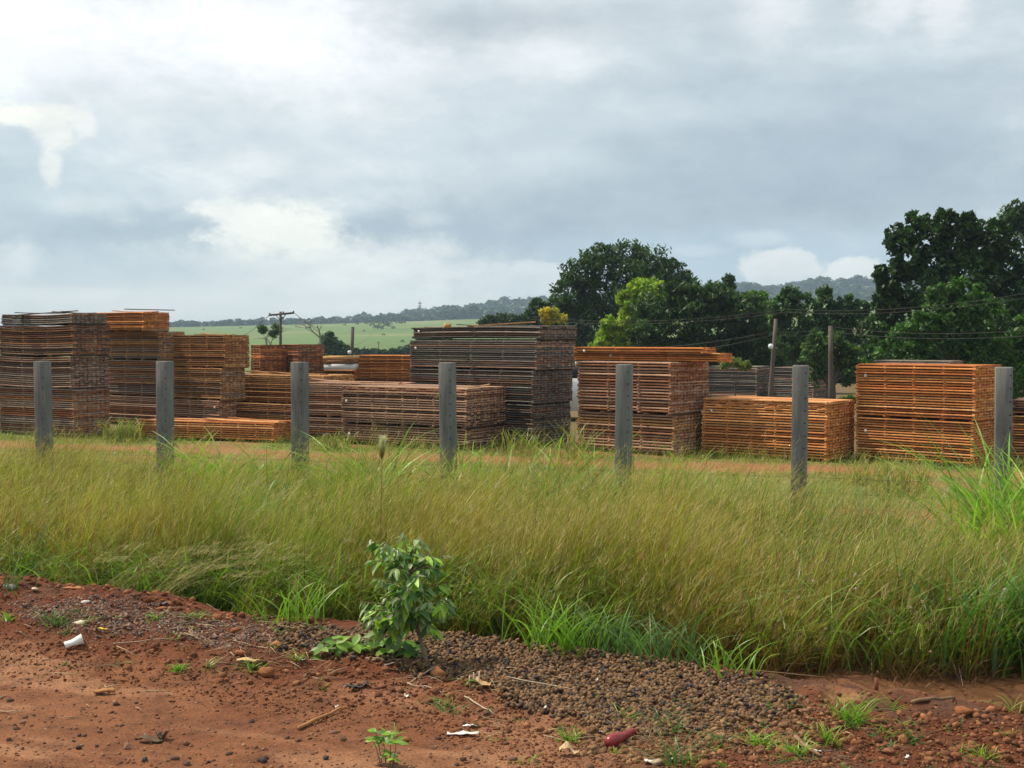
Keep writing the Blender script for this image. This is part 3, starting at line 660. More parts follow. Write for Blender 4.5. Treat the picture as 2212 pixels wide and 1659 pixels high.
# hillside woods and shrubs
R = np.random.default_rng(50)
g = Geo()
def blobs(g, X, Y, r, size, pal, R, m=46):
    z = hgt(X, Y); N = len(X)
    for k in range(N):
        e = R.normal(size=(m, 3)); e /= np.linalg.norm(e, axis=1)[:, None]; e[:, 2] = np.abs(e[:, 2]) * 1.0
        q = np.array([X[k], Y[k], z[k] + r[k] * .35]) + e * (r[k] * (.7 + .35 * R.random(m)))[:, None]
        c = np.array(pal[R.integers(0, len(pal))]) * R.uniform(.75, 1.25)
        leaves(g, q, size * r[k] / 5, .75, .1, c * (.8 + .4 * R.random((m, 1))), R)
WP = [(.022, .045, .022), (.03, .056, .024), (.018, .036, .02), (.04, .06, .026)]
for (Ya, Yb, N, ra, rb) in ((925, 990, 420, 2.2, 6.5), (990, 1150, 520, 3, 6.5), (1150, 1350, 620, 4, 8)):
    a = R.uniform(-.36, .47, N); Yw = R.uniform(Ya, Yb, N); blobs(g, a * Yw, Yw, R.uniform(ra, rb, N) * np.interp(a, [-.3, -.15, -.02, .1], [.55, .65, 1, 1]) * (.7 + .7 * fbm(a * 60, Yw / 60., 1, 2)), 4.2, WP, R)
tag(g.build('woods', M_LEAF), 'bluish green woods along the far hill ridge', 'woods', kind='stuff')
hs = [(803, 701, 5), (818, 703, 5), (862, 700, 4), (885, 704, 5), (803, 716, 7), (815, 712, 8), (826, 718, 9), (836, 722, 9), (822, 726, 7), (843, 714, 6), (812, 724, 7), (850, 725, 5), (859, 712, 6), (871, 713, 6), (772, 709, 4), (828, 735, 4), (463, 704, 4), (700, 702, 5), (745, 712, 4), (640, 712, 3), (520, 712, 3), (663, 722, 4), (870, 745, 5), (786, 728, 3), (792, 709, 5), (835, 708, 5), (440, 716, 3), (732, 703, 4)]
for k, (px, py, rp) in enumerate(hs):
    Yq = float(np.interp(py, [700, 745, 760], [820, 330, 240])); q = P(px, py, Yq); g = Geo()
    blobs(g, np.array([q[0]]), np.array([Yq]), np.array([rp * Yq / FP]), 2.4, [(.03, .06, .024), (.04, .07, .03), (.05, .08, .035)], R, 70)
    tag(g.build('hill_shrub', M_LEAF), 'dark rounded shrub scattered on the far green pasture slope', 'shrub', 'shrubs on the pasture slope')
# hedge line of low dark trees at the foot of the pasture
fl = [(770, 764, 9), (790, 766, 10), (812, 764, 8), (830, 768, 8), (850, 765, 9), (866, 762, 10), (880, 760, 12), (750, 768, 10)]
for (px, py, rp) in fl:
    q = P(px, py + rp, 170); g = crown([(px, py, rp)], 170, 8, .7, .6, .2, [(.05, .085, .04), (.06, .10, .045)], R)
    tag(g.build('field_tree', M_LEAF), 'low dark tree in the line at the foot of the pasture', 'tree', 'trees at the foot of the pasture')

# ------------------------------------------------------------------ grass
def blades(g, B, h, w, az, lean, bend, c0, c1, R, K=4, face=None, tipw=.25, c_mid=None):
    N = len(B); t = np.linspace(0, 1, K + 1)
    d = np.stack([np.cos(az), np.sin(az), 0 * az], 1)
    fa = R.random(N) * 2 * PI if face is None else face
    s = np.stack([np.cos(fa), np.sin(fa), 0 * fa], 1)
    out = []; col = []
    for k, tk in enumerate(t):
        hor = (lean * tk + bend * tk ** 2.8) * h; ver = h * (tk * np.sqrt(np.maximum(.05, 1 - lean ** 2 * .5)) - .5 * bend ** 1 * tk ** 3)
        p = B + d * hor[:, None]; p[:, 2] += ver
        ww = w * (1 - (1 - tipw) * tk ** 1.5) * .5
        if k == 0: ww = ww * .8
        if k == K: ww = ww * .15
        out += [p - s * ww[:, None], p + s * ww[:, None]]
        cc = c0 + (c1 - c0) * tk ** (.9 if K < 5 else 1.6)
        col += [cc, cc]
    V = np.stack(out, 1).reshape(-1, 3); CC = np.stack(col, 1).reshape(-1, 3); n = 2 * (K + 1)
    b = np.arange(N)[:, None] * n; F = np.concatenate([b + np.array([[2 * k, 2 * k + 1, 2 * k + 3, 2 * k + 2]]) for k in range(K)])
    g.add(V, F, CC)
    p = B + d * ((lean + bend) * h)[:, None]; p[:, 2] += h * (np.sqrt(np.maximum(.05, 1 - lean ** 2 * .5)) - .5 * bend)
    return p, d
def scatter(R, n, v0, v1, amin=-.47, amax=.47):
    v = R.uniform(v0, v1, n); a = R.uniform(amin, amax, n)          # sample in view wedge
    Y = v / (a * st + ct); X = a * Y; keep = R.random(n) < (Y / Y.max()) ** 1
    return X[keep], Y[keep]
def px_of(X, Y): return CX + FP * X / Y
def lerpc(a, b, t): return np.asarray(a) + (np.asarray(b) - np.asarray(a)) * np.asarray(t)[:, None]
RG = np.random.default_rng(77)
def tall_patch(g, gh, n, v0, v1, hm, wbase):
    per = 16; X, Y = scatter(RG, n // per, v0, v1); k = len(X); taz = np.repeat(RG.normal(.12, .6, k), per); tl = np.repeat(RG.uniform(.6, 1.25, k), per); tb = np.repeat(RG.random(k), per); th_ = np.repeat(RG.uniform(.7, 1.15, k), per)
    sx, sy = RG.normal(0, .055, (2, k * per)); X = np.repeat(X, per) + sx; Y = np.repeat(Y, per) + sy; rad_ = np.arctan2(sy, sx); perm = RG.permutation(len(X)); X, Y, taz, tl, tb, th_, rad_ = [q[perm] for q in (X, Y, taz, tl, tb, th_, rad_)]
    u, v = uv(X, Y); N = len(X); px = px_of(X, Y)
    cl = fbm(u + 11, v, .7, 3); c2 = fbm(u, v + 31, 2.4, 3)
    # ragged front edge of the growth and the opening at the right
    front = 8.35 + 1.0 * fbm(u, v * 0, 2.6, 3) + .30 * sst(-1.5, 1.0, u)
    back = np.interp(px, [-200, 1500, 1750, 2000, 2400], [16.2, 15.3, 12.6, 11.9, 12.0]) + 1.2 * (cl - .5)
    k = (v > front) & (v < back) & (RG.random(N) < .35 + .9 * sst(.25, .6, c2)); X, Y, u, v, cl, c2, px, taz, tl, tb, th_, rad_, front = [q[k] for q in (X, Y, u, v, cl, c2, px, taz, tl, tb, th_, rad_, front)]
    N = len(X); z = hgt(X, Y)
    bz = np.interp(px, [0, 380, 440, 640, 720, 950, 1500, 1700, 1850, 2050, 2212], [.7, .65, .0, .0, .4, .75, .7, .2, .15, .25, .0])
    brown = np.clip(bz * .8 + 2.0 * (cl - .5) + .7 * (tb - .5) + .3 * (RG.random(N) - .5), 0, 1)
    c0 = lerpc((.10, .095, .018), (.30, .085, .020), np.clip(brown * .9 + .45 * RG.random(N), 0, 1)) * (.26 + .6 * RG.random((N, 1)))  # rusty base colour, darkened further to paint shaded gaps low in the stems
    c1 = lerpc((.25, .37, .028), (.50, .29, .07), np.clip(brown * .5 + .5 * (RG.random(N) - .3), 0, 1)) * (.5 + .8 * RG.random((N, 1))) * (.72 + .6 * sst(.3, .7, fbm(u * 1.3, v * 1.3 + 7, 1.6, 3)))[:, None]  # clump noise dims the tips, painting dark gaps between tussocks
    h = hm * th_ * (.5 + .55 * RG.random(N)) * (.75 + .5 * c2) * np.interp(v, [8.5, 9.3, 11, 15], [.45, .92, 1, .92]) * (.8 + .4 * fbm(u + 3, v + 8, 3.3, 2)) * (.62 + .76 * fbm(u + 60, v + 28, .9, 3)) * np.interp(px, [0, 400, 1500, 1800, 2300], [1.0, 1, 1, .88, .88])
    mixr = RG.random(N) < .45; az = np.where(mixr & (RG.random(N) < .6), rad_, taz + RG.normal(0, .4, N)); lean = .03 + .30 * RG.random(N) ** 1.2; bend = .05 + .55 * RG.random(N) ** 1.6
    fr = (v < front + .35) & (RG.random(N) < .35); az = np.where(fr, RG.normal(-1.2, 1.1, N), az); lean = np.where(fr, .1 + .3 * RG.random(N), lean); bend = np.where(fr, .4 + .5 * RG.random(N), bend); h = np.where(fr, h * (.5 + .5 * RG.random(N)), h)
    tip, d = blades(g, np.stack([X, Y, z - .01], 1), h, wbase * (.6 + .8 * RG.random(N)), az, lean, bend, c0, c1, RG, K=5)
    # seed heads
    m = (RG.random(N) < .36) & ~fr; tp = tip[m]; dd = d[m]; M = len(tp)
    for j in range(5):
        o = tp - dd * (RG.random((M, 1)) * .09) - np.array([0, 0, 1.]) * (RG.random((M, 1)) * .10)
        hh = .04 + .06 * RG.random(M); a2 = RG.normal(.1, .9, M)
        cc = lerpc((.42, .24, .09), (.58, .48, .24), RG.random(M)) * (.6 + .6 * RG.random((M, 1)))
        blades(gh, o, hh, np.full(M, .0050), a2, .3 + .5 * RG.random(M), .3 * RG.random(M), cc, cc, RG, K=1)
gt = Geo(); ghd = Geo()
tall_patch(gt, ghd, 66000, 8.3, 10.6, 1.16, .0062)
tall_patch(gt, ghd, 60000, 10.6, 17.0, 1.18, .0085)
X, Y = scatter(RG, 26000, 8.2, 10.2); u, v = uv(X, Y); N = len(X); front = 8.30 + 1.0 * fbm(u, v * 0, 2.6, 3) + .30 * sst(-1.5, 1.0, u)
k = (v > front - .12) & (v < front + .8) & (RG.random(N) < .75); X, Y = X[k], Y[k]; N = len(X)
c = lerpc((.14, .055, .022), (.26, .13, .055), RG.random(N)) * (.4 + .8 * RG.random((N, 1)))
blades(gt, np.stack([X, Y, hgt(X, Y)], 1), .10 + .30 * RG.random(N) ** 1.5, .003 + .004 * RG.random(N), RG.random(N) * 2 * PI, .3 + .8 * RG.random(N), .2 + .5 * RG.random(N), c * .7, c, RG, K=3)
X, Y = scatter(RG, 15000, 8.7, 13.5); u, v = uv(X, Y); N = len(X); k = v > 8.75 + .8 * fbm(u, v * 0, 2.6, 3); X, Y = X[k], Y[k]; N = len(X)
pick = RG.integers(0, 4, N); c = np.array([(.34, .125, .03), (.16, .065, .022), (.30, .42, .03), (.56, .42, .14)])[pick] * (.6 + .7 * RG.random((N, 1)))
blades(gt, np.stack([X, Y, hgt(X, Y)], 1), .45 + .6 * RG.random(N), .007 + .005 * RG.random(N), RG.normal(.1, .7, N), .02 + .25 * RG.random(N), .05 + .5 * RG.random(N) ** 2, c * .75, c, RG, K=5)
X, Y = scatter(RG, 5200, 9.2, 15.2); N = len(X); c = lerpc((.24, .26, .05), (.40, .25, .08), RG.random(N)) * (.6 + .6 * RG.random((N, 1)))
tip, d = blades(gt, np.stack([X, Y, hgt(X, Y)], 1), .95 + .42 * RG.random(N), .0045 + .003 * RG.random(N), RG.normal(.1, .5, N), .2 + .3 * RG.random(N), .1 + .5 * RG.random(N), c * .7, c, RG, K=6)
for j in range(7):
    o = tip - d * (RG.random((N, 1)) * .12) - np.array([0, 0, 1.]) * (RG.random((N, 1)) * .16)
    blades(ghd, o, .04 + .07 * RG.random(N), np.full(N, .005), RG.normal(.1, .9, N), .4 + .5 * RG.random(N), .4 * RG.random(N), c * 1.3, c * 1.5, RG, K=1)
tag(gt.build('tall_grass', M_GRASS), 'tall brown and green wind-leaning grass along the fence', 'grass', kind='stuff')
tag(ghd.build('grass_heads', M_PLUME), 'pale seed heads of the tall grass', 'grass', kind='stuff')
# green broad-bladed undergrowth
g = Geo()
X, Y = scatter(RG, 90000, 8.6, 16.8); u, v = uv(X, Y); cl = fbm(u + 5, v + 60, .55, 3); px = px_of(X, Y)
back = np.interp(px, [-200, 1500, 1750, 2000, 2400], [15.8, 15.0, 12.8, 12.0, 12.0])
k = (RG.random(len(X)) < .2 + .8 * sst(.45, .58, cl) + .25 * sst(-1.5, 1, u) * (v < 10)) & (v < back) & (v > 8.75 + .3 * sst(-1.5, 1.0, u)); X, Y, v = X[k], Y[k], v[k]; N = len(X)
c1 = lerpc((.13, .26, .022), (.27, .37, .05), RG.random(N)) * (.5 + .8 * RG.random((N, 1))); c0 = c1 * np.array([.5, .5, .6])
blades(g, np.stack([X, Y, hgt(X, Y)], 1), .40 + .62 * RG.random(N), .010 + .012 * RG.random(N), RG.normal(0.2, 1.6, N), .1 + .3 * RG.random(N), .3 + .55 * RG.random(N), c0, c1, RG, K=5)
tag(g.build('green_grass', M_GRASS), 'bright green broad-bladed grass among the tall stems', 'grass', kind='stuff')
# short yard grass
g = Geo()
X, Y = scatter(RG, 120000, 12.0, 27.5); u, v = uv(X, Y); n_ = fbm(u * .35 + 5, v * 1.1, .9, 4); n1 = fbm(u, v, .9, 4)
tr = sst(22.3, 22.9, v + 1.2 * (n1 - .5)) * (1 - sst(23.6, 24.2, v + 1.2 * (n1 - .5)))
k = RG.random(len(X)) < .85 * (1 - .9 * tr) * (1 - .85 * sst(.46, .58, n_)) * (1 - .5 * (v < 22) * sst(.0, 1, (v - 16) / 6)); X, Y, v = X[k], Y[k], v[k]; N = len(X)
c1 = lerpc((.19, .26, .04), (.34, .30, .09), RG.random(N) ** 1.2) * (.6 + .7 * RG.random((N, 1)))
foot = np.exp(-((v - 25.3) / .9) ** 2)
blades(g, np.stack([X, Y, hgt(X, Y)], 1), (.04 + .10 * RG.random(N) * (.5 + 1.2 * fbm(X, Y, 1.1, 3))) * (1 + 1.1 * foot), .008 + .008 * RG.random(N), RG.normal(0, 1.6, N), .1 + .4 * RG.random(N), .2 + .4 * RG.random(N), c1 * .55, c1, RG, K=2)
tag(g.build('short_grass', M_GRASS), 'short yellow green grass covering the yard beyond the fence', 'grass', kind='stuff')
# taller tufts at the foot of the stacks and arching guinea grass clumps (each a plant)
def clump(label, px, py, h, n, w, seed, pal='g', spread=.12, az0=None, group='arching green grass clumps', z=None, arch=.5, base=None, name='grass_clump', lean=.25):
    R = np.random.default_rng(seed)
    b = G(px, py) if base is None else np.array(base)
    b = b.copy(); b[2] = float(hgt(b[0], b[1])); g = Geo()
    cA, cB = {'g': ((.17, .36, .025), (.32, .47, .05)), 'y': ((.26, .30, .06), (.40, .36, .11)), 'b': ((.10, .24, .05), (.17, .33, .09)), 's': ((.10, .19, .05), (.15, .26, .07))}[pal]
    q = b + np.concatenate([R.normal(0, spread, (n, 2)), np.zeros((n, 1))], 1); q[:, 2] = hgt(q[:, 0], q[:, 1]) - .01
    c1 = lerpc(cA, cB, R.random(n)) * (.7 + .6 * R.random((n, 1)))
    az = R.random(n) * 2 * PI if az0 is None else R.normal(az0, .8, n)
    blades(g, q, h * (.6 + .5 * R.random(n)), w * (.6 + .6 * R.random(n)), az, lean * (.2 + 1.2 * R.random(n)), arch * (.4 + .9 * R.random(n)), c1 * .6, c1, R, K=8)
    return tag(g.build(name, M_GRASS), label, 'grass', group)
GB = lambda px, v: (lambda a: np.array([a * (v / (a * st + ct)), v / (a * st + ct), 0.]))((px - CX) / FP)
for i, (px, v, h, n, w, pal, lab) in enumerate([
    (480, 14.0, 1.35, 60, .030, 'g', 'arching bright green grass clump right of the second post'),
    (425, 14.6, 1.25, 26, .030, 'g', 'upright green grass clump touching the second post'),
    (530, 11.5, 1.0, 160, .022, 'b', 'dense blue green grass clump below and left of the third post'),
    (800, 14.2, 1.4, 46, .032, 'g', 'green grass clump just left of the feathery plume'),
    (765, 13.6, 1.1, 40, .030, 'g', 'yellow green grass clump left of the plume stem'),
    (1000, 14.6, 1.25, 40, .028, 'g', 'green grass clump right of the fourth post'),
    (1060, 15.2, 1.15, 50, .028, 'g', 'leafy green clump halfway between fourth and fifth posts'),
    (1215, 15.5, 1.35, 22, .034, 'g', 'tall grass clump with one bright upright blade left of the fifth post'),
    (1180, 13.8, 1.1, 120, .022, 'b', 'dense shiny grass clump left of the fifth post base'),
    (1270, 13.6, 1.05, 110, .022, 'b', 'dense shiny green clump close to the fifth post base'),
    (1450, 14.6, 1.25, 20, .034, 'g', 'sparse tall clump with long bent blades right of the fifth post'),
    (1860, 12.0, .95, 22, .030, 'b', 'blue green drooping clump right of the sixth post'),
    (1990, 11.9, 1.05, 24, .032, 'b', 'tall drooping clump midway between sixth and last posts'),
    (1950, 20.3, .62, 60, .022, 'y', 'yellowing grass clump before the bright orange stack'),
    (1870, 21.5, .5, 40, .020, 'y', 'small yellowish grass clump before the orange stack left part'),
    (720, 24.2, .42, 50, .02, 'y', 'low yellow green clump at the foot of the stack right of the third post'),
    (265, 25.0, .6, 90, .02, 'y', 'pale grass clump between the leftmost stack and the low honey pack'),
    (1245, 23.8, .8, 30, .02, 'y', 'dry thin clump in the gap beside the big grey stack'),
    (1120, 24.3, .6, 40, .02, 'y', 'dry brownish clump before the big grey stack'),
    (1720, 12.2, .9, 26, .026, 'b', 'green clump around the foot of the sixth post')]):
    clump(lab, px, 0, h * 1.12, int(n * 1.7), w * 1.15, 100 + i, pal, base=GB(px, v), spread=.22, arch=.6 if pal != 'y' else .35)
for i, (px, v, h, n, lab) in enumerate([(2215, 12.6, 1.8, 120, 'lush bright green giant grass clump at the right edge before the last post'), (2232, 11.4, 1.5, 220, 'tall dense dark green grass clump at the right edge of the picture'), (2212, 9.6, .85, 200, 'lower dense green clump at the right edge above the ditch'), (2150, 10.4, .85, 110, 'drooping green clump leaning left of the giant grass')]):
    clump(lab, px, 0, h, int(n * 1.5), .036, 200 + i, 'g' if i < 2 else 'b', base=GB(px, v), spread=.24, arch=.42, lean=.22, group='giant grass clumps at the right edge')
# front-edge green spiky tufts
for i, (px, py, h, n) in enumerate([(640, 1335, .42, 22), (480, 1285, .30, 10), (1120, 1380, .5, 40), (1210, 1395, .5, 44), (1290, 1400, .45, 34), (1380, 1415, .42, 30), (1560, 1440, .32, 16), (1470, 1425, .4, 24), (30, 1270, .3, 12), (980, 1345, .36, 18)]):
    b = TG(px, py + 6); lab = ['spiky green tuft below the third post at the dirt edge', 'small spiky green tuft behind the left dirt mound', 'broad green tuft right of the sapling at the grass edge', 'second broad green tuft right of the sapling', 'dense green tuft at the grass edge above the nut heap', 'green tuft above the right half of the nut heap', 'small tuft growing at the reddish ditch edge', 'green tuft at the grass edge where the ditch begins', 'dark green tuft at the left picture edge behind the mound', 'thin green tuft directly behind the sapling'][i]
    clump(lab, 0, 0, h * .9, int(n * 2.2), .014, 300 + i, 's' if i % 3 else 'g', base=b, spread=.12, arch=.4, lean=.5, group='green tufts along the dirt edge')
# pale drooping seed stems at the left front
for i, (px, v, az, h, lab) in enumerate([(200, 8.15, .5, .72, 'pale drooping seed stems arching over the left mound'), (305, 8.1, .25, .80, 'wide sheaf of pale straw seed stems bending right behind the mound'), (90, 8.2, .5, .62, 'thin dry bent stalks at the far left behind the mound')]):
    R = np.random.default_rng(400 + i); g = Geo(); b = GB(px, v); b[2] = float(hgt(b[0], b[1])); n = [22, 34, 9][i]
    q = b + np.concatenate([R.normal(0, .07, (n, 2)), np.zeros((n, 1))], 1)
    c = lerpc((.34, .27, .13), (.46, .38, .20), R.random(n))
    tip, d = blades(g, q, h * (.7 + .4 * R.random(n)), np.full(n, .005), R.normal(az, .35, n), .45 + .2 * R.random(n), .5 + .4 * R.random(n), c * .7, c, R, K=8)
    for j in range(7):
        o = tip - d * (R.random((n, 1)) * .14) + np.array([0, 0, .03])
        blades(g, o, .05 + .08 * R.random(n), np.full(n, .005), R.normal(az, .3, n), np.full(n, .8), 1.0 + .6 * R.random(n), c, c, R, K=2)
    tag(g.build('drooping_seed_stems', M_PLUME), lab, 'grass', 'pale drooping seed stems')
# feathery plume
b = GB(820, 9.7); b[2] = float(hgt(b[0], b[1])); Yq = b[1]
r = thing('plume_grass', 'single tall stalk with a fluffy cream plume rising above the grass', 'plume grass', b)
s0 = P(822, 1160, Yq); s0[2] = b[2]; s1 = P(825, 990, Yq); s2 = P(829, 938, Yq)
g = Geo(); tube(g, [s0, s0 * .5 + s1 * .5 + np.array([-.01, 0, 0]), s1], [.007, .0065, .006], 6, (.22, .13, .05)); g.build('stem', M_STRAW, r)
R = np.random.default_rng(9); g = Geo(); n = 900
t = R.random(n); q = s1 + (s2 - s1) * (t[:, None] * .8 - .15)
c = lerpc((.30, .22, .10), (.72, .66, .52), np.clip(t * 1.5 - .1, 0, 1))
blades(g, q, .05 + .06 * R.random(n), np.full(n, .004), R.random(n) * 2 * PI, .10 + .30 * np.sin(PI * np.clip(t, .05, 1)) * R.random(n), .1 + .3 * R.random(n), c * .8, c, R, K=3)
g.build('plume', M_PLUME, r)

# tiny pink flowers among the grass at right
g = Geo(); R = np.random.default_rng(21)
fpx = [(1660, 2020), (1650, 0)]
for (px, v, z) in [(1775, 9.5, .55), (1765, 9.6, .5), (1783, 9.4, .42), (1790, 9.4, .44), (1770, 9.3, .36), (1905, 9.3, .32), (1915, 9.4, .33), (1830, 9.5, .72), (1790, 9.7, .95), (1940, 9.2, .28), (1880, 9.2, .10), (1985, 9.5, .40), (1860, 9.6, .6), (1990, 9.1, .30), (1960, 9.4, .5)] + [(R.uniform(1600, 2150), R.uniform(9.2, 10), R.uniform(.15, .8)) for _ in range(26)]:
    a = (px - CX) / FP; Yq = v / (a * st + ct)
    e = R.normal(size=(9, 3)); e /= np.linalg.norm(e, axis=1)[:, None]; q = np.array([a * Yq, Yq - .25, z]) + e * .008
    leaves(g, q, .012, .8, 0, np.tile([.62, .38, .45], (9, 1)), R)
tag(g.build('pink_flowers', M_PLUME), 'tiny pale pink flower heads dotted through the grass at right', 'flowers', kind='stuff')

# ------------------------------------------------------------------ foreground scatter
def ellipsoids(g, Cn, a, b, c, az, tilt, col, R, nr=5, ns=3, lump=.12):
    th = np.linspace(0, PI, ns + 2)[1:-1]; ph = np.arange(nr) * 2 * PI / nr
    S = [(0, 0, 1)] + [(math.sin(t) * math.cos(p), math.sin(t) * math.sin(p), math.cos(t)) for t in th for p in ph] + [(0, 0, -1)]
    S = np.array(S); N = len(Cn); L = S[None] * np.stack([a, b, c], 1)[:, None] * (1 + lump * R.normal(size=(N, len(S), 1)))
    ca, sa = np.cos(az)[:, None], np.sin(az)[:, None]; c2, s2 = np.cos(tilt)[:, None], np.sin(tilt)[:, None]
    x, y, z = L[..., 0], L[..., 1], L[..., 2]; x, z = x * c2 + z * s2, -x * s2 + z * c2; x, y = x * ca - y * sa, x * sa + y * ca
    V = (Cn[:, None] + np.stack([x, y, z], -1)).reshape(-1, 3); m = len(S); off = np.arange(N)[:, None] * m
    tri = []; quad = []
    for p in range(nr):
        q = (p + 1) % nr; tri += [[0, 1 + p, 1 + q], [m - 1, 1 + (ns - 1) * nr + q, 1 + (ns - 1) * nr + p]]
        for r in range(ns - 1): quad.append([1 + r * nr + p, 1 + (r + 1) * nr + p, 1 + (r + 1) * nr + q, 1 + r * nr + q])
    tri = (np.array(tri)[None] + off[..., None]).reshape(-1, 3); quad = (np.array(quad)[None] + off[..., None]).reshape(-1, 4)
    g.add(V, [tri, quad], np.repeat(col, m, 0))
def inpoly(x, y, poly):
    r = np.zeros(len(x), bool); n = len(poly)
    for i in range(n):
        (x0, y0), (x1, y1) = poly[i], poly[(i + 1) % n]; c = ((y0 > y) != (y1 > y)) & (x < (x1 - x0) * (y - y0) / (y1 - y0 + 1e-9) + x0); r ^= c
    return r
def polyscatter(poly, n, R, fade=None):
    xs = [p[0] for p in poly]; ys = [p[1] for p in poly]; x = R.uniform(min(xs), max(xs), n); y = R.uniform(min(ys), max(ys), n)
    x2 = x + R.normal(0, 12, n); y2 = y + R.normal(0, 7, n); k = inpoly(x2 + 44 * (fbm(x / 60, y / 25) - .5) * 2, y2 + 24 * (fbm(x / 50 + 9, y / 30) - .5) * 2, poly); return TG(x[k], y[k])
R = np.random.default_rng(60)
nut = [(590, 1350), (760, 1352), (1000, 1362), (1150, 1378), (1300, 1402), (1480, 1440), (1680, 1490), (1740, 1530), (1640, 1560), (1500, 1580), (1330, 1592), (1180, 1545), (1060, 1490), (960, 1462), (860, 1425), (720, 1418), (600, 1392)]
g = Geo(); q = polyscatter(nut, 23000, R); N = len(q)
q[:, 2] += R.uniform(-.004, .018, N) + .05 * 0
c = lerpc((.125, .062, .028), (.235, .135, .062), R.random(N)) * (.5 + .75 * R.random((N, 1))); dk = R.random(N) < .17; c[dk] = np.array([.036, .030, .026]) * (.7 + .8 * R.random((dk.sum(), 1)))
s = .8 + .45 * R.random(N); ellipsoids(g, q, .0175 * s, .012 * s, .0088 * s, R.random(N) * 2 * PI, R.normal(0, .75, N), c, R, 7, 3, .06)
tag(g.build('nut_shells', M_NUT), 'heap of brown and black nut shells on the dirt bank right of the sapling', 'nut shells', kind='stuff')
g = Geo()
for poly, n, sz, ca, cb in (([(-60, 1232), (160, 1238), (460, 1310), (640, 1345), (760, 1400), (1000, 1450), (1300, 1590), (1700, 1540), (2250, 1550), (2250, 1680), (1150, 1680), (900, 1580), (500, 1530), (200, 1470), (-60, 1440)], 34000, .0056, (.11, .038, .018), (.28, .12, .055)),
                            ([(-60, 1440), (200, 1470), (500, 1530), (900, 1580), (1150, 1680), (-60, 1680)], 1700, .0055, (.13, .055, .03), (.30, .15, .08)),
                            ([(-60, 1236), (160, 1240), (470, 1300), (660, 1338), (680, 1362), (430, 1330), (160, 1275), (-60, 1275)], 1500, .015, (.13, .045, .02), (.28, .10, .04)),
                            ([(700, 1420), (1000, 1480), (1250, 1600), (900, 1570), (650, 1500), (300, 1440), (0, 1400), (0, 1370)], 700, .014, (.12, .045, .022), (.26, .11, .05)),
                            ([(1500, 1570), (2212, 1530), (2250, 1660), (1500, 1660)], 700, .015, (.12, .045, .022), (.27, .11, .05)),
                            ([(1300, 1400), (1500, 1425), (1800, 1475), (2250, 1530), (2250, 1560), (1700, 1530), (1450, 1450)], 900, .008, (.10, .04, .02), (.26, .11, .05)),
                            ([(20, 1300), (180, 1285), (420, 1335), (620, 1365), (640, 1400), (380, 1385), (60, 1350)], 9000, .0062, (.13, .085, .065), (.30, .20, .15)),
                            ([(-40, 1450), (900, 1560), (1400, 1640), (2250, 1640), (2250, 1680), (-40, 1680)], 520, .0105, (.07, .045, .035), (.22, .11, .06)),
                            ([(1250, 1560), (1750, 1500), (1830, 1560), (1500, 1650), (1250, 1640)], 4200, .010, (.13, .065, .03), (.26, .14, .07))):
    q = polyscatter(poly, n, R); N = len(q); q[:, 2] += .001
    c = lerpc(ca, cb, R.random(N)) * (.6 + .8 * R.random((N, 1))); s = .5 + R.random(N) ** 2.5 * 1.5
    ellipsoids(g, q, sz * 1.25 * s, sz * s, sz * .8 * s, R.random(N) * 2 * PI, R.normal(0, .4, N), c, R, 5, 2, .2)
tag(g.build('gravel', M_STONE), 'small reddish pebbles and crumbs of dirt', 'gravel', kind='stuff')
# single stones and clods
def stone(label, px, py, wpx, hpx, col, seed, name='stone', cat='stone', grp=None):
    R = np.random.default_rng(seed); p = TG(px, py); s = p[1] / FP; a = wpx * s / 2; c = hpx * s / 2 * 1.1
    g = Geo(); ellipsoids(g, p[None] + np.array([0, 0, c * .55]), np.array([a]), np.array([a * .8]), np.array([c]), np.array([R.uniform(-.3, .3)]), np.array([R.normal(0, .1)]), np.array([col]), R, 12, 7, .0)
    V = g.v[0]; ctr = V.mean(0); dv = V - ctr
    f = 1 + .28 * (np.array([vnoise(np.array([d[0] * 1.3 / a + 5]), np.array([d[2] * 1.3 / c + d[1] / a + 7 + seed]))[0] for d in dv]) - .5) * 2 + .05 * R.normal(size=len(V)); g.v[0] = ctr + dv * f[:, None]
    return tag(g.build(name, M_STONE), label, cat, grp)
CL = (.27, .10, .04)
stone('large orange clod of earth at the foot of the sapling', 944, 1467, 36, 34, (.33, .14, .055), 1, 'clod', 'clod')
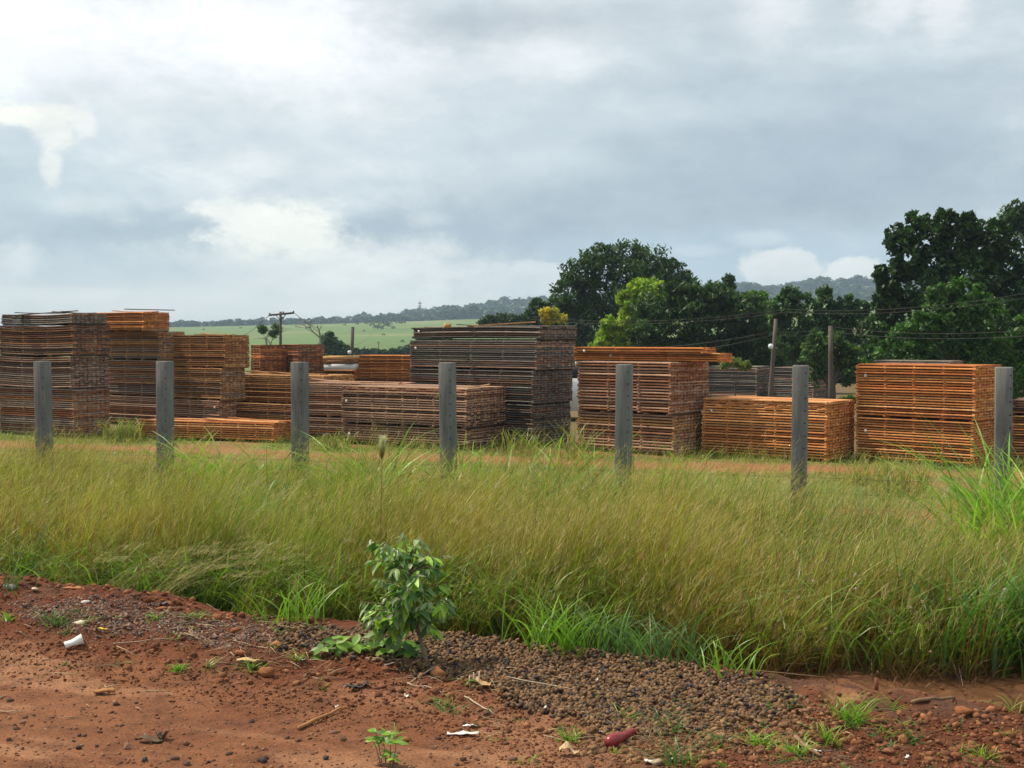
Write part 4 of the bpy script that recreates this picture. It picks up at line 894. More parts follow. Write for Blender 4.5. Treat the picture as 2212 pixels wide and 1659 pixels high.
for i, (px, py, w, h, c, lab) in enumerate([
    (575, 1458, 34, 20, CL, 'reddish clod beside the yellow leaf left of the broad-leaved seedling'),
    (597, 1396, 24, 13, (.36, .16, .07), 'tan orange stone left of the broad-leaved seedling'),
    (508, 1366, 24, 12, CL, 'flat reddish stone near the dark gravel at left centre'),
    (520, 1415, 26, 14, CL, 'reddish clod left of the dried yellow leaf'),
    (470, 1336, 22, 12, CL, 'round red clod below the black plastic scrap'),
    (350, 1318, 24, 10, CL, 'small red clod on the back of the left mound'),
    (275, 1618, 16, 15, (.30, .17, .10), 'light brown pebble left of the dark dried leaf'),
    (170, 1618, 14, 9, (.06, .045, .04), 'dark pebble at lower left of the dirt'),
    (403, 1610, 15, 12, (.20, .09, .05), 'brown pebble right of the dark dried leaf'),
    (313, 1645, 14, 10, (.05, .045, .05), 'black pebble near the bottom edge left of centre'),
    (570, 1646, 16, 10, (.05, .04, .04), 'black rough pebble near the bottom edge'),
    (705, 1640, 12, 9, (.05, .045, .045), 'small black pebble right of the rough black one'),
    (2080, 1540, 40, 16, CL, 'reddish clod standing at the edge of the wet ditch at right'),
    (1920, 1622, 30, 12, (.22, .09, .045), 'flat clod near the lower right track'),
    (1770, 1625, 18, 8, (.10, .06, .05), 'dark flat stone near the lower right weeds'),
    (1420, 1650, 26, 12, (.40, .30, .20), 'pale stone near the bottom edge beside a weed'),
    (175, 1348, 26, 9, (.62, .52, .42), 'pale cream stone above the white cup'),
    (185, 1302, 20, 6, (.55, .48, .42), 'flat whitish stone near the top of the mound'),
    (75, 1274, 13, 6, (.66, .52, .38), 'small cream stone at the top left of the mound'),
    (22, 1272, 26, 13, (.22, .20, .20), 'grey stone at the left edge of the mound'),
    (490, 1470, 10, 8, CL, 'small red pebble below the left weeds'),
    (20, 1600, 12, 8, (.14, .07, .05), 'brown pebble at the lower left corner'),
    (1050, 1545, 14, 9, (.10, .05, .035), 'dark pebble under the nut heap'),
    (880, 1600, 18, 10, CL, 'reddish pebble left of the white bark piece'),
    (1890, 1560, 20, 10, (.25, .10, .05), 'reddish clod right of the leafy weed')]):
    stone(lab, px, py, w, h, c, 40 + i, 'clod' if 'clod' in lab else 'stone', 'clod' if 'clod' in lab else 'stone', 'stones and clods on the dirt')
# straw litter and sticks
g = Geo()
for poly, n in (([(430, 1300), (650, 1345), (760, 1400), (700, 1470), (500, 1440), (380, 1370), (250, 1320)], 150), ([(880, 1420), (1250, 1470), (1300, 1510), (950, 1500), (830, 1460)], 70), ([(1000, 1480), (1900, 1560), (1900, 1640), (1000, 1620)], 60), ([(-20, 1300), (300, 1400), (400, 1600), (-20, 1560)], 30)):
    q = polyscatter(poly, n * 2, R)[:n]
    for k in range(len(q)):
        a = R.normal(0, .9); L = R.uniform(.03, .17); d = np.array([math.cos(a), math.sin(a), 0]); p0 = q[k] - d * L / 2; p1 = q[k] + d * L / 2
        for p in (p0, p1): p[2] = float(hgt(p[0], p[1])) + R.uniform(.002, .014)
        c = np.array([.42, .30, .18]) * R.uniform(.5, 1.2); tube(g, [p0, (p0 + p1) / 2 + np.array([0, 0, .004]), p1], .0018 + .001 * R.random(), 4, c)
tag(g.build('straw_litter', M_STRAW), 'dry straw and twigs scattered on the dirt', 'straw', kind='stuff')
def stick(label, p0, p1, r, col, cat='stick', name='stick', lift=(.006, .006), sag=.0):
    a = TG(*p0).copy(); b = TG(*p1).copy(); a[2] += lift[0]; b[2] += lift[1]; g = Geo(); RR = random.Random(int(p0[0]))
    pts = []
    for t in np.linspace(0, 1, 7):
        p = a + (b - a) * t; p[2] = max(p[2], float(hgt(p[0], p[1])) + r) ; pts.append(p + np.array([0, 0, RR.uniform(0, r)]))
    tube(g, pts, np.linspace(r, r * .6, 7), 6, col); return tag(g.build(name, M_STRAW), label, cat, 'fallen sticks on the dirt')
TW = (.42, .33, .24)
stick('thick orange brown stick lying at the lower centre left', (645, 1578), (748, 1537), .011, (.33, .15, .06))
stick('long thin grey twig running right over the nut heap', (1075, 1462), (1250, 1494), .0045, TW)
stick('thin twig lying over the middle of the nut heap', (1165, 1434), (1245, 1462), .004, TW)
stick('straight pale twig below the orange clod', (1003, 1508), (1068, 1547), .0055, TW)
stick('thin twig running from the sapling foot to the left', (790, 1425), (930, 1431), .0045, TW)
stick('second twig stretching left from the sapling foot', (830, 1440), (945, 1436), .004, TW)
stick('crossed thin twig leaning at the orange clod', (885, 1478), (968, 1425), .0045, TW)
stick('short pale twig under the orange clod', (880, 1480), (960, 1505), .004, TW)
stick('long thin stalk trailing right of the white cup', (245, 1392), (400, 1378), .0035, TW)
stick('thin stalk lying across the wet ditch at right', (1600, 1448), (1790, 1466), .004, (.36, .25, .13))
stick('dark wooden stick lying in the wet ditch at right', (1970, 1522), (2062, 1513), .012, (.20, .12, .06))
stick('broken brown slat among the weeds at the lower right', (1718, 1600), (1772, 1640), .014, (.22, .12, .07))
for i, (px, py, hh) in enumerate([(1022, 1478, 26), (1034, 1480, 31), (1013, 1476, 16)]):
    a = TG(px, py); b = a + np.array([.004, 0, hh * a[1] / FP]); g = Geo(); tube(g, [a - [0, 0, .01], b], .0035, 5, (.62, .54, .42))
    tag(g.build('stubble', M_STRAW), ['left of two tall pale cut stems standing in the nut heap', 'right and tallest of the pale cut stems standing in the nut heap', 'shortest pale cut stem standing by the orange clod'][i], 'cut stem', 'cut stems standing in the nuts')
q = TG(1893 + 0, 1490); g = Geo(); tube(g, [q - [0, 0, .02], q + [0, 0, .075]], [.014, .012], 6, (.20, .07, .035)); tag(g.build('stump', M_STRAW), 'short reddish stub standing behind the nut heap at right', 'stub')

# white plastic cup
p0 = TG(140, 1405); p1 = TG(178, 1393); p0[2] += .030; p1[2] += .036; ax = p1 - p0; L = .125
def dent(V):
    V = V.copy(); t = np.clip(V[:, 2] / .12, 0, 1); V[:, 1] *= 1 - .45 * np.exp(-((t - .35) / .25) ** 2); V[:, 0] *= 1 - .12 * np.exp(-((t - .5) / .3) ** 2); return V
r = thing('plastic_cup', 'crushed white plastic cup lying on the red dirt at left', 'cup', p0)
ax = ax / np.linalg.norm(ax); fr_ = frame(p0, ax, .5); g = Geo(); lathe(g, [(0, .002), (.024, 0), (.027, .004), (.030, .05), (.034, .10), (.037, .118), (.0395, .120), (.0395, .124), (.036, .122), (.033, .10), (.028, .05), (.0245, .008), (0, .008)], (lambda V: fr_(V * .88)), 24, dent=dent); g.build('cup_wall', M_PLAST, r, True)
# red turned wooden knob-ended piece
p0 = TG(1310, 1618); p1 = TG(1372, 1588); p0[2] += .028; p1[2] += .024; ax = p1 - p0; L = np.linalg.norm(ax)
r = thing('turned_handle', 'glossy red turned wooden piece lying on the dirt at lower right', 'wooden handle', p0)
pf = [(0, 0), (.4, .01), (.75, .05), (.98, .16), (1, .28), (.9, .42), (.66, .56), (.48, .66), (.55, .70), (.6, .74), (.5, .78), (.45, .84), (.52, .88), (.55, .93), (.4, .97), (0, 1)]
g = Geo(); lathe(g, [(a * .034, b * L) for a, b in pf], frame(p0, ax), 22); g.build('turned_body', M_RED, r, True)
g = Geo(); tube(g, [p0, p0 - ax / L * .05 - [0, 0, .015], p0 - ax / L * .08 - [0, 0, .022]], .002, 5); g.build('wire_tail', M_WIRE, r)
# scraps: thin bent sheets with real thickness
def scrap(name, label, cat, px, py, w, h, m, seed, curl=.4, col=(1, 1, 1), lift=.006, grp=None, jag=.3, yaw=0., th=.002):
    R = np.random.default_rng(seed); p = TG(px, py); s = p[1] / FP; W = w * s; D = max(h * s * 1.8, .02); n = 9
    V = []
    for a in np.linspace(-.5, .5, n):
        e0 = .5 + jag * (R.random() - .5); e1 = .5 + jag * (R.random() - .5)
        for b in (-e0, -e0 * .4, e1 * .4, e1):
            z = curl * D * (abs(b) ** 1.5) * 1.5 + curl * .5 * D * math.sin(a * 5 + seed) + .01 * R.random() * curl * 2
            x_, y_ = a * W, b * D * (1 - 1.2 * abs(a) ** 2.5); V.append((x_ * math.cos(yaw) - y_ * math.sin(yaw), x_ * math.sin(yaw) + y_ * math.cos(yaw), abs(z) + lift))
    V = np.array(V) + p; T = V + np.array([0, 0, th]); m4 = 4; F = []
    for i in range(n - 1):
        for j in range(3): k = i * 4 + j; F += [[k, k + 1, k + 5, k + 4], [k + 36 + 4, k + 36 + 5, k + 36 + 1, k + 36]]
        F += [[i * 4, i * 4 + 4, i * 4 + 40, i * 4 + 36], [i * 4 + 3 + 36, i * 4 + 7 + 36, i * 4 + 7, i * 4 + 3]]
    F += [[0, 36, 37, 1], [1, 37, 38, 2], [2, 38, 39, 3]]; b0 = 32; F += [[b0 + 1, b0 + 37, b0 + 36, b0], [b0 + 2, b0 + 38, b0 + 37, b0 + 1], [b0 + 3, b0 + 39, b0 + 38, b0 + 2]]
    g = Geo(); g.add(np.concatenate([V, T]), np.array(F), col); return tag(g.build(name, m, smooth=True), label, cat, grp)
scrap('dried_leaf', 'dark curled dried leaf standing up at the bottom left', 'leaf', 325, 1604, 52, 14, M_STRAW, 3, .35, (.10, .065, .04))
scrap('dried_leaf', 'upright curled brown leaf flap beside the dark dried leaf', 'leaf', 352, 1598, 26, 15, M_STRAW, 5, .8, (.11, .07, .045))
scrap('wood_chip', 'flat orange brown bark chip on the dirt at left', 'bark chip', 226, 1500, 44, 9, M_STRAW, 7, .3, (.30, .14, .05), th=.012)
scrap('wood_chip', 'flat orange slab lying on top of the left mound', 'bark chip', 150, 1274, 62, 8, M_STRAW, 8, .05, (.40, .17, .065), th=.012)
scrap('dried_leaf', 'long dried yellow tan leaf left of the broad-leaved seedling', 'leaf', 540, 1432, 60, 9, M_STRAW, 9, .3, (.45, .32, .14))
scrap('dried_leaf', 'small yellow leaf on the gravel at left', 'leaf', 222, 1362, 24, 4, M_STRAW, 10, .3, (.60, .42, .04))
scrap('rubber_scrap', 'torn black rubber scrap left of the sapling foot', 'scrap', 772, 1486, 56, 12, M_BLACK, 11, .35, yaw=.5)
scrap('rubber_scrap', 'black plastic scrap on the back of the left mound', 'scrap', 345, 1310, 44, 8, M_BLACK, 12, .4, yaw=-.15)
scrap('bark_scrap', 'white flaking bark piece at the bottom centre', 'bark', 1000, 1588, 70, 8, M_PAPER, 13, .12, jag=.9)
scrap('metal_lid', 'shiny crescent scrap behind the white bark piece', 'scrap', 1016, 1572, 34, 5, M_PLAST, 14, .3)
scrap('dried_leaf', 'pale curled leaf lying left of the red wooden piece', 'leaf', 1230, 1632, 44, 12, M_STRAW, 15, .7, (.48, .33, .18))
scrap('dried_leaf', 'tan folded leaf on the dirt below the orange clod', 'leaf', 1040, 1483, 40, 12, M_STRAW, 16, .5, (.45, .27, .13), yaw=-.4)
for i, (px, py, w, h, lab) in enumerate([(652, 1428, 16, 8, 'white torn scrap under the broad-leaved seedling'), (878, 1508, 12, 10, 'small white scrap left of the orange clod below'), (757 - 30, 1531, 10, 8, 'white fleck above the thick stick'), (1290, 1474, 8, 10, 'white chip on the nut heap'), (1178, 1536, 10, 16, 'upright white chip at the bottom of the nut heap'), (1298, 1585, 20, 5, 'white chip above the red wooden piece'), (1760, 1636 - 10, 40, 5, 'white flat chips near the lower right weeds'), (1405, 1650, 36, 12, 'crumpled white paper at the bottom edge'), (1174, 1374, 8, 6, 'white chip at the crest of the nut heap'), (1450, 1645, 10, 6, 'small white chip near the bottom weed'), (1960, 1640, 16, 8, 'white chip at the lower right corner')]):
    scrap('white_scrap', lab, 'scrap', px, py, w * .75, h * .75, M_PAPER, 60 + i, .3, grp='white scraps on the dirt')
# tangle of dry roots beside the red piece
g = Geo(); R = np.random.default_rng(88); c0 = TG(1410, 1590)
for k in range(34):
    p = c0 + np.array([R.normal(0, .05), R.normal(0, .05), 0]); pts = []
    d = R.normal(size=3); d[2] = abs(d[2]) * .4
    for j in range(6):
        pts.append(p.copy()); p = p + d * .018; d = d + R.normal(size=3) * .5; p[2] = max(p[2], float(hgt(p[0], p[1])) + .002)
    tube(g, pts, .0014, 4, np.array([.40, .29, .17]) * R.uniform(.6, 1.2))
tag(g.build('root_tangle', M_STRAW), 'tangle of dry thin roots right of the red wooden piece', 'roots')

# ------------------------------------------------------------------ weeds
wd = [(118, 1350, .085, 34, 'bushy green weed tuft above the white cup'), (18, 1340, .05, 16, 'small green weed at the left picture edge'), (385, 1446, .035, 30, 'small round mossy weed left of centre'),
 (560, 1330 + 10, .06, 12, 'thin green seedling blades behind the straw litter'), (335, 1340, .05, 12, 'pale small weed on the gravel at left'), (425, 1335, .05, 12, 'weed beside the red clod at left centre'), (600, 1370, .06, 10, 'fine green blades left of the dark gravel'),
 (640, 1425, .05, 12, 'little weed left of the broad-leaved seedling'), (545, 1445, .055, 22, 'grassy weed on the dried yellow leaf'), (700, 1365, .06, 6, 'green blade pair behind the broad-leaved seedling'), (1165, 1382 + 5, .07, 3, 'single upright blade on the crest of the nut heap'),
 (1620 - 15, 1440, .10, 9, 'green tuft on the mud at the ditch head'), (975, 1530, .08, 12, 'green weed below the orange clod'), (1010, 1478, .07, 4, 'green blade beside the cut stems'), (1352, 1560, .07, 10, 'upright green weed at the lower edge of the nut heap'),
 (1440, 1575, .10, 16, 'green weed right of the nut heap bottom'), (1230, 1600, .05, 22, 'low green weed left of the red wooden piece'), (1300, 1510, .04, 4, 'small curved blade on the nut heap'), (1460, 1650, .12, 20, 'bright broad weed at the bottom edge right of centre'),
 (1835, 1560, .12, 44, 'largest leafy green weed clump at the lower right'), (1790, 1600, .07, 26, 'low weed patch under the leafy weed clump'), (1690, 1540, .09, 8, 'thin weed at the right end of the nut heap'), (1640, 1610, .06, 30, 'low spreading weed right of the root tangle'),
 (1720, 1630, .06, 30, 'spreading green weed near the lower right'), (1960, 1600, .07, 16, 'weed beside the muddy track at lower right'), (2120, 1640, .06, 20, 'grey green weed in the lower right corner'), (2190, 1535, .08, 8, 'weed at the far right ditch edge'),
 (1560, 1600, .05, 14, 'small weed between the red piece and the leafy clump'), (850, 1600 - 5, .05, 8, 'tiny weed left of the white bark piece'), (1930, 1530, .06, 8, 'small weed on the ditch bank at right'), (140, 1425 + 10, .03, 5, 'tiny green sprout below the white cup'), (690, 1490, .035, 6, 'small sprout left of the black rubber scrap')]
for i, (px, py, h, n, lab) in enumerate(wd):
    clump(lab, 0, 0, h * 1.7, int(n * 1.7), .0095, 500 + i, 's' if i % 3 == 0 else 'g', base=TG(px, py), spread=h * .35, arch=.5, lean=.8, group='weeds on the dirt', name='weed')

R = np.random.default_rng(901)
for i in range(64):
    if i < 34: px, py = R.uniform(1480, 2210), R.uniform(1560, 1658)
    elif i < 48: px, py = R.uniform(0, 700), R.uniform(1320, 1450)
    else: px, py = R.uniform(850, 1500), R.uniform(1480, 1655)
    clump('small green sprout growing on the red dirt', 0, 0, R.uniform(.035, .08), int(R.integers(7, 22)), .009, 1000 + i, 's' if i % 3 == 0 else 'g', base=TG(px, py), spread=.022, arch=.6, lean=.9, group='small sprouts on the dirt', name='sprout')

# ------------------------------------------------------------------ sapling and broad-leaved seedling
def rleaf(g, p, d, nrm, L, W, col, curl=.25, fold=.25):
    """curved folded leaf from point p along d"""
    d = d / np.linalg.norm(d); s = np.cross(d, nrm); s /= np.linalg.norm(s) + 1e-9; nn = np.cross(s, d)
    T = [0, .12, .35, .6, .82, 1.0]; Wd = [.04, .55, 1, .92, .5, .02]; V = []
    for t, w in zip(T, Wd):
        c = p + d * L * t - nn * curl * L * t * t
        for k in (-1, 0, 1): V.append(c + s * k * w * W / 2 + nn * abs(k) * fold * w * W / 2)
    F = [[i * 3 + j, i * 3 + j + 1, i * 3 + j + 4, i * 3 + j + 3] for i in range(5) for j in range(2)]
    g.add(V, np.array(F), np.clip(np.asarray(col), 0, 1))
def sapling():
    R = np.random.default_rng(5); b = TG(921, 1436); Yd = b[1]; Q = lambda x, y, dy=0: P(x, y, Yd + dy)
    r = thing('sapling', 'small leafy sapling with a bent stem growing from the nut heap', 'sapling', b)
    g = Geo(); stem = [b - [0, 0, .03], Q(920, 1425), Q(912, 1395), Q(903, 1365), Q(899, 1335), Q(893, 1290), Q(885, 1240), Q(880, 1190)]
    tube(g, stem, [.017, .014, .012, .011, .010, .008, .006, .003], 8)
    tips = [(800, 1165, .05), (832, 1170, -.1), (870, 1150, .08), (905, 1160, -.05), (930, 1195, .1), (950, 1230, -.1), (970, 1260, .05), (975, 1300, -.12), (800, 1210, -.12), (808, 1250, .1), (830, 1290, -.15), (790, 1320, -.05), (775, 1335, .05), (850, 1230, -.2), (900, 1240, -.2), (860, 1290, -.2), (930, 1300, -.2), (880, 1200, .12), (945, 1330, .0), (840, 1200, .15), (920, 1260, .15), (820, 1310, .12), (905, 1310, -.22), (850, 1325, -.1), (790, 1350, -.1), (810, 1370, .05), (860, 1365, .1), (925, 1345, .1), (850, 1180, -.15), (890, 1180, .15), (965, 1290, .12), (880, 1270, -.25), (840, 1260, .2), (980, 1320, .1), (960, 1200, .1), (780, 1300, .1), (800, 1340, -.15), (835, 1385, .0), (790, 1380, -.05), (945, 1370, -.1)]
    nodes = []
    for (x, y, dy) in tips:
        k = int(np.clip((1435 - y) / 45 + .5, 2, 6)); a = stem[min(k + 1, 6)] if y < 1300 else stem[4]
        e = Q(x, y, dy); mid = a * .45 + e * .55 + np.array([0, 0, .03]); pts = [a, mid, e]; tube(g, pts, [.005, .0035, .0015], 5, cap=False)
        nodes.append((a, mid, e))
    g.build('trunk', M_BARK2, r, True)
    g = Geo()
    for (a, mid, e) in nodes:
        for k in range(21):
            t = .2 + .8 * (k / 20); p = (a * (1 - t) ** 2 + 2 * mid * t * (1 - t) + e * t * t); out = e - a; out[2] *= .3; out /= np.linalg.norm(out) + 1e-9
            az = R.random() * 2 * PI; d = out * .5 + np.array([math.cos(az) * .8, math.sin(az) * .8, -.15 - R.random() * 1.1]); nr = np.array([R.normal(0, .5), R.normal(0, .5) - .3, 1.2])
            q = R.random(); c = (.06, .14, .03) if q < .34 else ((.26, .34, .15) if q < .68 else (.28, .44, .05))
            c = np.array(c) * R.uniform(.8, 1.5); L = R.uniform(.06, .115)
            if k > 17: L *= .6; c = np.array([.28, .32, .17]) * R.uniform(.8, 1.1)
            rleaf(g, p, d, nr, L, L * .36, c, R.uniform(.0, .4), R.uniform(.05, .4))
    g.build('leaves', M_SLEAF, r, True)
sapling()
def seedling(label, pts, seed):
    R = np.random.default_rng(seed); b = TG(pts[0][0], pts[0][1] + 26); Yd = b[1]
    r = thing('seedling', label, 'seedling', b, 'broad-leaved seedlings')
    gs = Geo(); gl = Geo()
    for (x, y, az, L) in pts:
        e = P(x, y, Yd + R.uniform(-.06, .06)); q = np.array([b[0] * .5 + e[0] * .5, b[1], b[2]]); q[2] = float(hgt(q[0], q[1])); tube(gs, [q, q * .4 + e * .6 + [0, 0, .01], e], [.003, .0025, .0015], 5, cap=False)
        for k in range(5):
            a = az + (k - 2) * 1.2 + R.normal(0, .25); d = np.array([math.cos(a), math.sin(a) * .7, R.uniform(-.35, .45)])
            rleaf(gl, e, d, np.array([R.normal(0, .3), -.5, 1.]), L * R.uniform(.75, 1.15), L * .5, np.array([(.15, .28, .03), (.24, .38, .04), (.09, .18, .03)][R.integers(0, 3)]) * R.uniform(.8, 1.25), R.uniform(.05, .4), .2)
    gs.build('stems', M_BARK2, r); gl.build('leaves', M_SLEAF, r, True)
seedling('low bright green broad-leaved seedlings left of the sapling', [(725, 1390, .8, .10), (695, 1402, 3.0, .09), (670, 1418, 3.4, .10), (740, 1405, .5, .09), (765, 1393, .2, .11), (685, 1425, 3.6, .08), (755, 1420, 5, .07), (720, 1380, 1.6, .08), (790, 1400, 0, .10)], 3)
seedling('green broad-leaved seedling directly left of the sapling stem', [(850, 1385, 3.2, .11), (870, 1390, .3, .13), (835, 1405, 3.0, .09), (885, 1405, 5.6, .10), (860, 1415, 4.2, .08), (820, 1395, 2.8, .09), (842, 1418, 3.9, .06)], 4)

seedling('small pale-leaved seedling standing at the bottom edge of the dirt', [(842, 1630, 3.3, .055), (828, 1600, 2.6, .06), (812, 1582, 2.2, .05), (856, 1605, .2, .06), (806, 1598, 3.5, .05), (845, 1585, .9, .045), (850, 1640, 5.5, .04)], 6)
# ------------------------------------------------------------------ haze
g = Geo(); box(g, (-2400, -400, -30), (4800, 0, 0), (0, 3000, 0), (0, 0, 125))
mh = bpy.data.materials.new('haze_air'); mh.use_nodes = True; nt = mh.node_tree; nt.nodes.remove(nt.nodes['Principled BSDF'])
pv = nd(nt, 'ShaderNodeVolumePrincipled'); pv.inputs['Density'].default_value = .00036; pv.inputs['Color'].default_value = (.62, .81, 1, 1); nt.links.new(pv.outputs[0], nt.nodes['Material Output'].inputs['Volume'])
hz = g.build('haze', mh); tag(hz, None, None, kind='stuff')

# ------------------------------------------------------------------ world: Nishita sky with a procedural cloud deck
SUN_EL, SUN_AZ = math.radians(57), math.radians(-66)     # azimuth measured from +Y towards +X
w = bpy.data.worlds.new('World'); bpy.context.scene.world = w; w.use_nodes = True; nt = w.node_tree; nt.nodes.clear()
out = nd(nt, 'ShaderNodeOutputWorld'); sky = nd(nt, 'ShaderNodeTexSky', sky_type='NISHITA'); sky.sun_disc = False; sky.sun_elevation = SUN_EL; sky.sun_rotation = SUN_AZ
b1 = nd(nt, 'ShaderNodeBackground'); b1.inputs[1].default_value = .1; nt.links.new(sky.outputs[0], b1.inputs[0])
tc = nd(nt, 'ShaderNodeTexCoord'); sp = nd(nt, 'ShaderNodeSeparateXYZ'); nt.links.new(tc.outputs['Generated'], sp.inputs[0])
def mth(op, a, b=None, c=None):
    n = nd(nt, 'ShaderNodeMath', operation=op)
    for i, v in enumerate((a, b, c)):
        if v is None: continue
        if isinstance(v, (int, float)): n.inputs[i].default_value = v
        else: nt.links.new(v, n.inputs[i])
    return n.outputs[0]
AZ = mth('ARCTAN2', sp.outputs[0], sp.outputs[1]); EL = mth('ARCSINE', sp.outputs[2])
cv = nd(nt, 'ShaderNodeCombineXYZ'); nt.links.new(AZ, cv.inputs[0]); nt.links.new(EL, cv.inputs[1])
def skn(sx, sy, scale, detail=6, rough=.55, off=0, dist=0):
    m = nd(nt, 'ShaderNodeMapping'); m.inputs['Scale'].default_value = (sx, sy, 1); m.inputs['Location'].default_value = (off, off * .7, off * .3); nt.links.new(cv.outputs[0], m.inputs[0])
    return noise(nt, scale, detail, rough, m.outputs[0], dist)
nA = skn(1, 2.4, 5.0, 8, .56, 3.1, .6); nB = skn(1, 2.2, 12, 8, .62, 8.4, .5); nW = skn(1, 1.5, 26, 8, .66, 1.7, .3); nF = skn(1, 1.4, 50, 8, .68, 5.7, .2)
def blob(px, py, rx, ry, soft, wob=.35, wn=None):
    """region in azimuth/elevation whose edge is torn up by noise -> 0..1"""
    az, el = math.atan((px - CX) / FP), math.atan((HY - py) / FP)
    dx = mth('DIVIDE', mth('SUBTRACT', AZ, az), rx / FP); dy = mth('DIVIDE', mth('SUBTRACT', EL, el), ry / FP)
    r = mth('SQRT', mth('ADD', mth('MULTIPLY', dx, dx), mth('MULTIPLY', dy, dy)))
    n = wn or nW
    r = mth('ADD', r, mth('ADD', mth('MULTIPLY', mth('SUBTRACT', n, .5), wob * 4), mth('MULTIPLY', mth('SUBTRACT', nF, .5), wob * 2)))
    m = nd(nt, 'ShaderNodeMapRange', interpolation_type='SMOOTHSTEP'); nt.links.new(r, m.inputs[0]); m.inputs[1].default_value = 1 + soft; m.inputs[2].default_value = 1 - soft; m.inputs[3].default_value = 0; m.inputs[4].default_value = 1
    return m.outputs[0]
def lay(col, mask, c, k=1.0):
    f = mth('MULTIPLY', mask, k); return mix(nt, 'MIX', f, col, (*c, 1))
deck = ramp(nt, nA, [(.34, (.46, .55, .60)), (.46, (.58, .66, .70)), (.54, (.68, .745, .775)), (.66, (.84, .87, .885))])
deck = mix(nt, 'MULTIPLY', 1.0, deck, ramp(nt, nB, [(.36, (.86, .875, .89)), (.5, (.98, .98, .98)), (.64, (1.1, 1.1, 1.09))]))
deck = lay(deck, blob(1650, 330, 750, 260, .9, .3, nA), (.40, .49, .56), .85)
deck = lay(deck, blob(300, 130, 800, 330, .9, .3, nA), (.80, .835, .85), .7)
deck = lay(deck, blob(1500, 60, 900, 90, .9, .35, nB), (.60, .655, .69), .75)
deck = lay(deck, blob(1060, 62, 330, 42, .8, .3, nB), (.47, .52, .56), .75)
deck = lay(deck, blob(290, 78, 190, 60, .8, .3, nB), (.60, .64, .66), .8)
deck = lay(deck, blob(560, 100, 280, 90, .8, .4, nB), (1.08, 1.08, 1.08), .9)
deck = lay(deck, blob(30, 70, 200, 140, .9, .3, nB), (1.05, 1.05, 1.05), .8)
deck = lay(deck, blob(90, 470, 260, 150, .8, .3, nB), (.50, .60, .66), .8)
deck = lay(deck, blob(330, 520, 330, 50, .7, .35, nB), (.40, .50, .57), .9)
deck = lay(deck, blob(960, 515, 320, 55, .6, .3, nB), (.37, .46, .54), .9)
deck = lay(deck, blob(1600, 440, 620, 60, .8, .3, nB), (.36, .44, .51), .8)
deck = lay(deck, blob(1700, 320, 350, 45, .8, .3, nB), (.38, .46, .53), .75)
deck = lay(deck, blob(1900, 250, 300, 40, .9, .35, nB), (.50, .57, .63), .7)
deck = lay(deck, blob(1350, 250, 260, 35, .9, .35, nB), (.62, .69, .73), .7)
deck = lay(deck, blob(1180, 125, 130, 40, .9, .4, nW), (.86, .89, .90), .75)
deck = lay(deck, blob(900, 330, 500, 60, .9, .35, nB), (.60, .68, .72), .5)
deck = lay(deck, blob(1600, 560, 420, 60, .6, .3, nB), (.46, .60, .70), .7)
# cream bank low over the horizon and torn bright patches
deck = lay(deck, blob(420, 655, 900, 46, .7, .3, nW), (.95, .95, .87), .9)
deck = lay(deck, blob(700, 585, 340, 62, .6, .4, nW), (.93, .94, .90), .9)
deck = lay(deck, blob(200, 590, 300, 30, .8, .35, nW), (.58, .66, .71), .8)
deck = lay(deck, blob(100, 645, 260, 12, .8, .3, nW), (.98, .97, .90), .7)
deck = lay(deck, blob(600, 500, 130, 55, .45, .55), (1.03, 1.03, .93), .95)
deck = lay(deck, blob(520, 470, 90, 22, .4, .5), (1.0, .99, .92), .9)
deck = lay(deck, blob(80, 285, 80, 20, .45, .6), (1.06, 1.04, .93), .85)
deck = lay(deck, blob(130, 318, 42, 30, .45, .6), (.97, .96, .89), .8)
deck = lay(deck, blob(115, 385, 20, 28, .5, .6), (.95, .95, .88), .75)
deck = lay(deck, blob(190, 290, 22, 30, .5, .5), (.95, .95, .9), .8)
for (x, y, rx, ry, k) in ((565, 360, 46, 24, .55), (265, 488, 30, 14, .45), (185, 465, 60, 18, .4), (40, 575, 40, 30, .7), (930, 475, 40, 12, .35), (740, 240, 70, 20, .5), (620, 215, 70, 24, .5)):
    deck = lay(deck, blob(x, y, rx, ry, .85, .7), (.90, .92, .90), k)
deck = lay(deck, blob(1925, 40, 50, 50, .8, .6), (.90, .91, .92), .7)
deck = lay(deck, blob(2030, 60, 40, 50, .8, .6), (.88, .89, .90), .65)
deck = lay(deck, blob(1650, 40, 55, 60, .9, .5), (.85, .87, .89), .6)
deck = lay(deck, blob(1500, 545, 60, 14, .5, .4), (.62, .71, .77), .7)
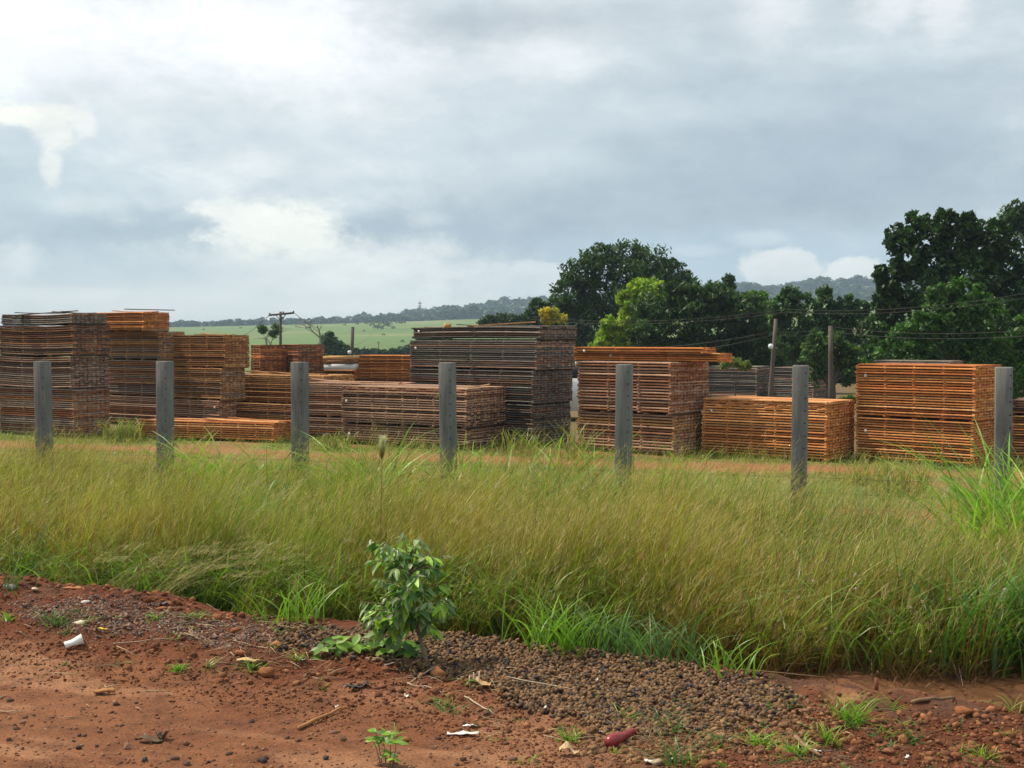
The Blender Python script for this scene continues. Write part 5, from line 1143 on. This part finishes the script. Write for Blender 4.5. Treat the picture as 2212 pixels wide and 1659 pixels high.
deck = lay(deck, blob(1640, 520, 60, 16, .5, .4), (.64, .72, .77), .7)
deck = lay(deck, blob(1130, 600, 150, 34, .25, .4), (.82, .85, .85), .85)
deck = lay(deck, blob(1700, 590, 92, 50, .14, .30, nW), (.86, .875, .86), .95)
deck = lay(deck, blob(1745, 620, 120, 26, .3, .3, nW), (.76, .79, .80), .8)
deck = lay(deck, blob(1845, 595, 60, 34, .16, .32, nW), (.88, .89, .87), .95)
nG = skn(1, 2.0, 16, 9, .6, 12.4, .15)
deck = mix(nt, 'MULTIPLY', 1.0, deck, ramp(nt, nG, [(.34, (.84, .86, .87)), (.46, (.92, .93, .93)), (.54, (.96, .96, .955)), (.66, (1.03, 1.03, 1.01))]))
b2 = nd(nt, 'ShaderNodeBackground'); nt.links.new(deck, b2.inputs[0]); b2.inputs[1].default_value = 1.0
ms = nd(nt, 'ShaderNodeMixShader'); ms.inputs[0].default_value = .93; nt.links.new(b1.outputs[0], ms.inputs[1]); nt.links.new(b2.outputs[0], ms.inputs[2]); nt.links.new(ms.outputs[0], out.inputs[0])
# ------------------------------------------------------------------ sun, camera, view
sd = bpy.data.lights.new('Sun', 'SUN'); sd.energy = 4.4; sd.angle = math.radians(2.0); sd.color = (1, .90, .74)
so = bpy.data.objects.new('Sun', sd); C.objects.link(so)
dv = Vector((math.sin(SUN_AZ) * math.cos(SUN_EL), math.cos(SUN_AZ) * math.cos(SUN_EL), math.sin(SUN_EL)))
so.rotation_euler = dv.to_track_quat('Z', 'Y').to_euler(); so.location = (0, 0, 50)
cd = bpy.data.cameras.new('Camera'); cd.sensor_width = 36; cd.lens = 36 * FP / 2212; cd.clip_end = 8000; cd.clip_start = .1
co = bpy.data.objects.new('Camera', cd); C.objects.link(co); co.location = (0, 0, EYE); co.rotation_euler = (PI / 2 - PITCH, 0, 0)
sc = bpy.context.scene; sc.camera = co
sc.view_settings.view_transform = 'Standard'; sc.view_settings.look = 'None'; sc.view_settings.gamma = 1; sc.view_settings.exposure = .28
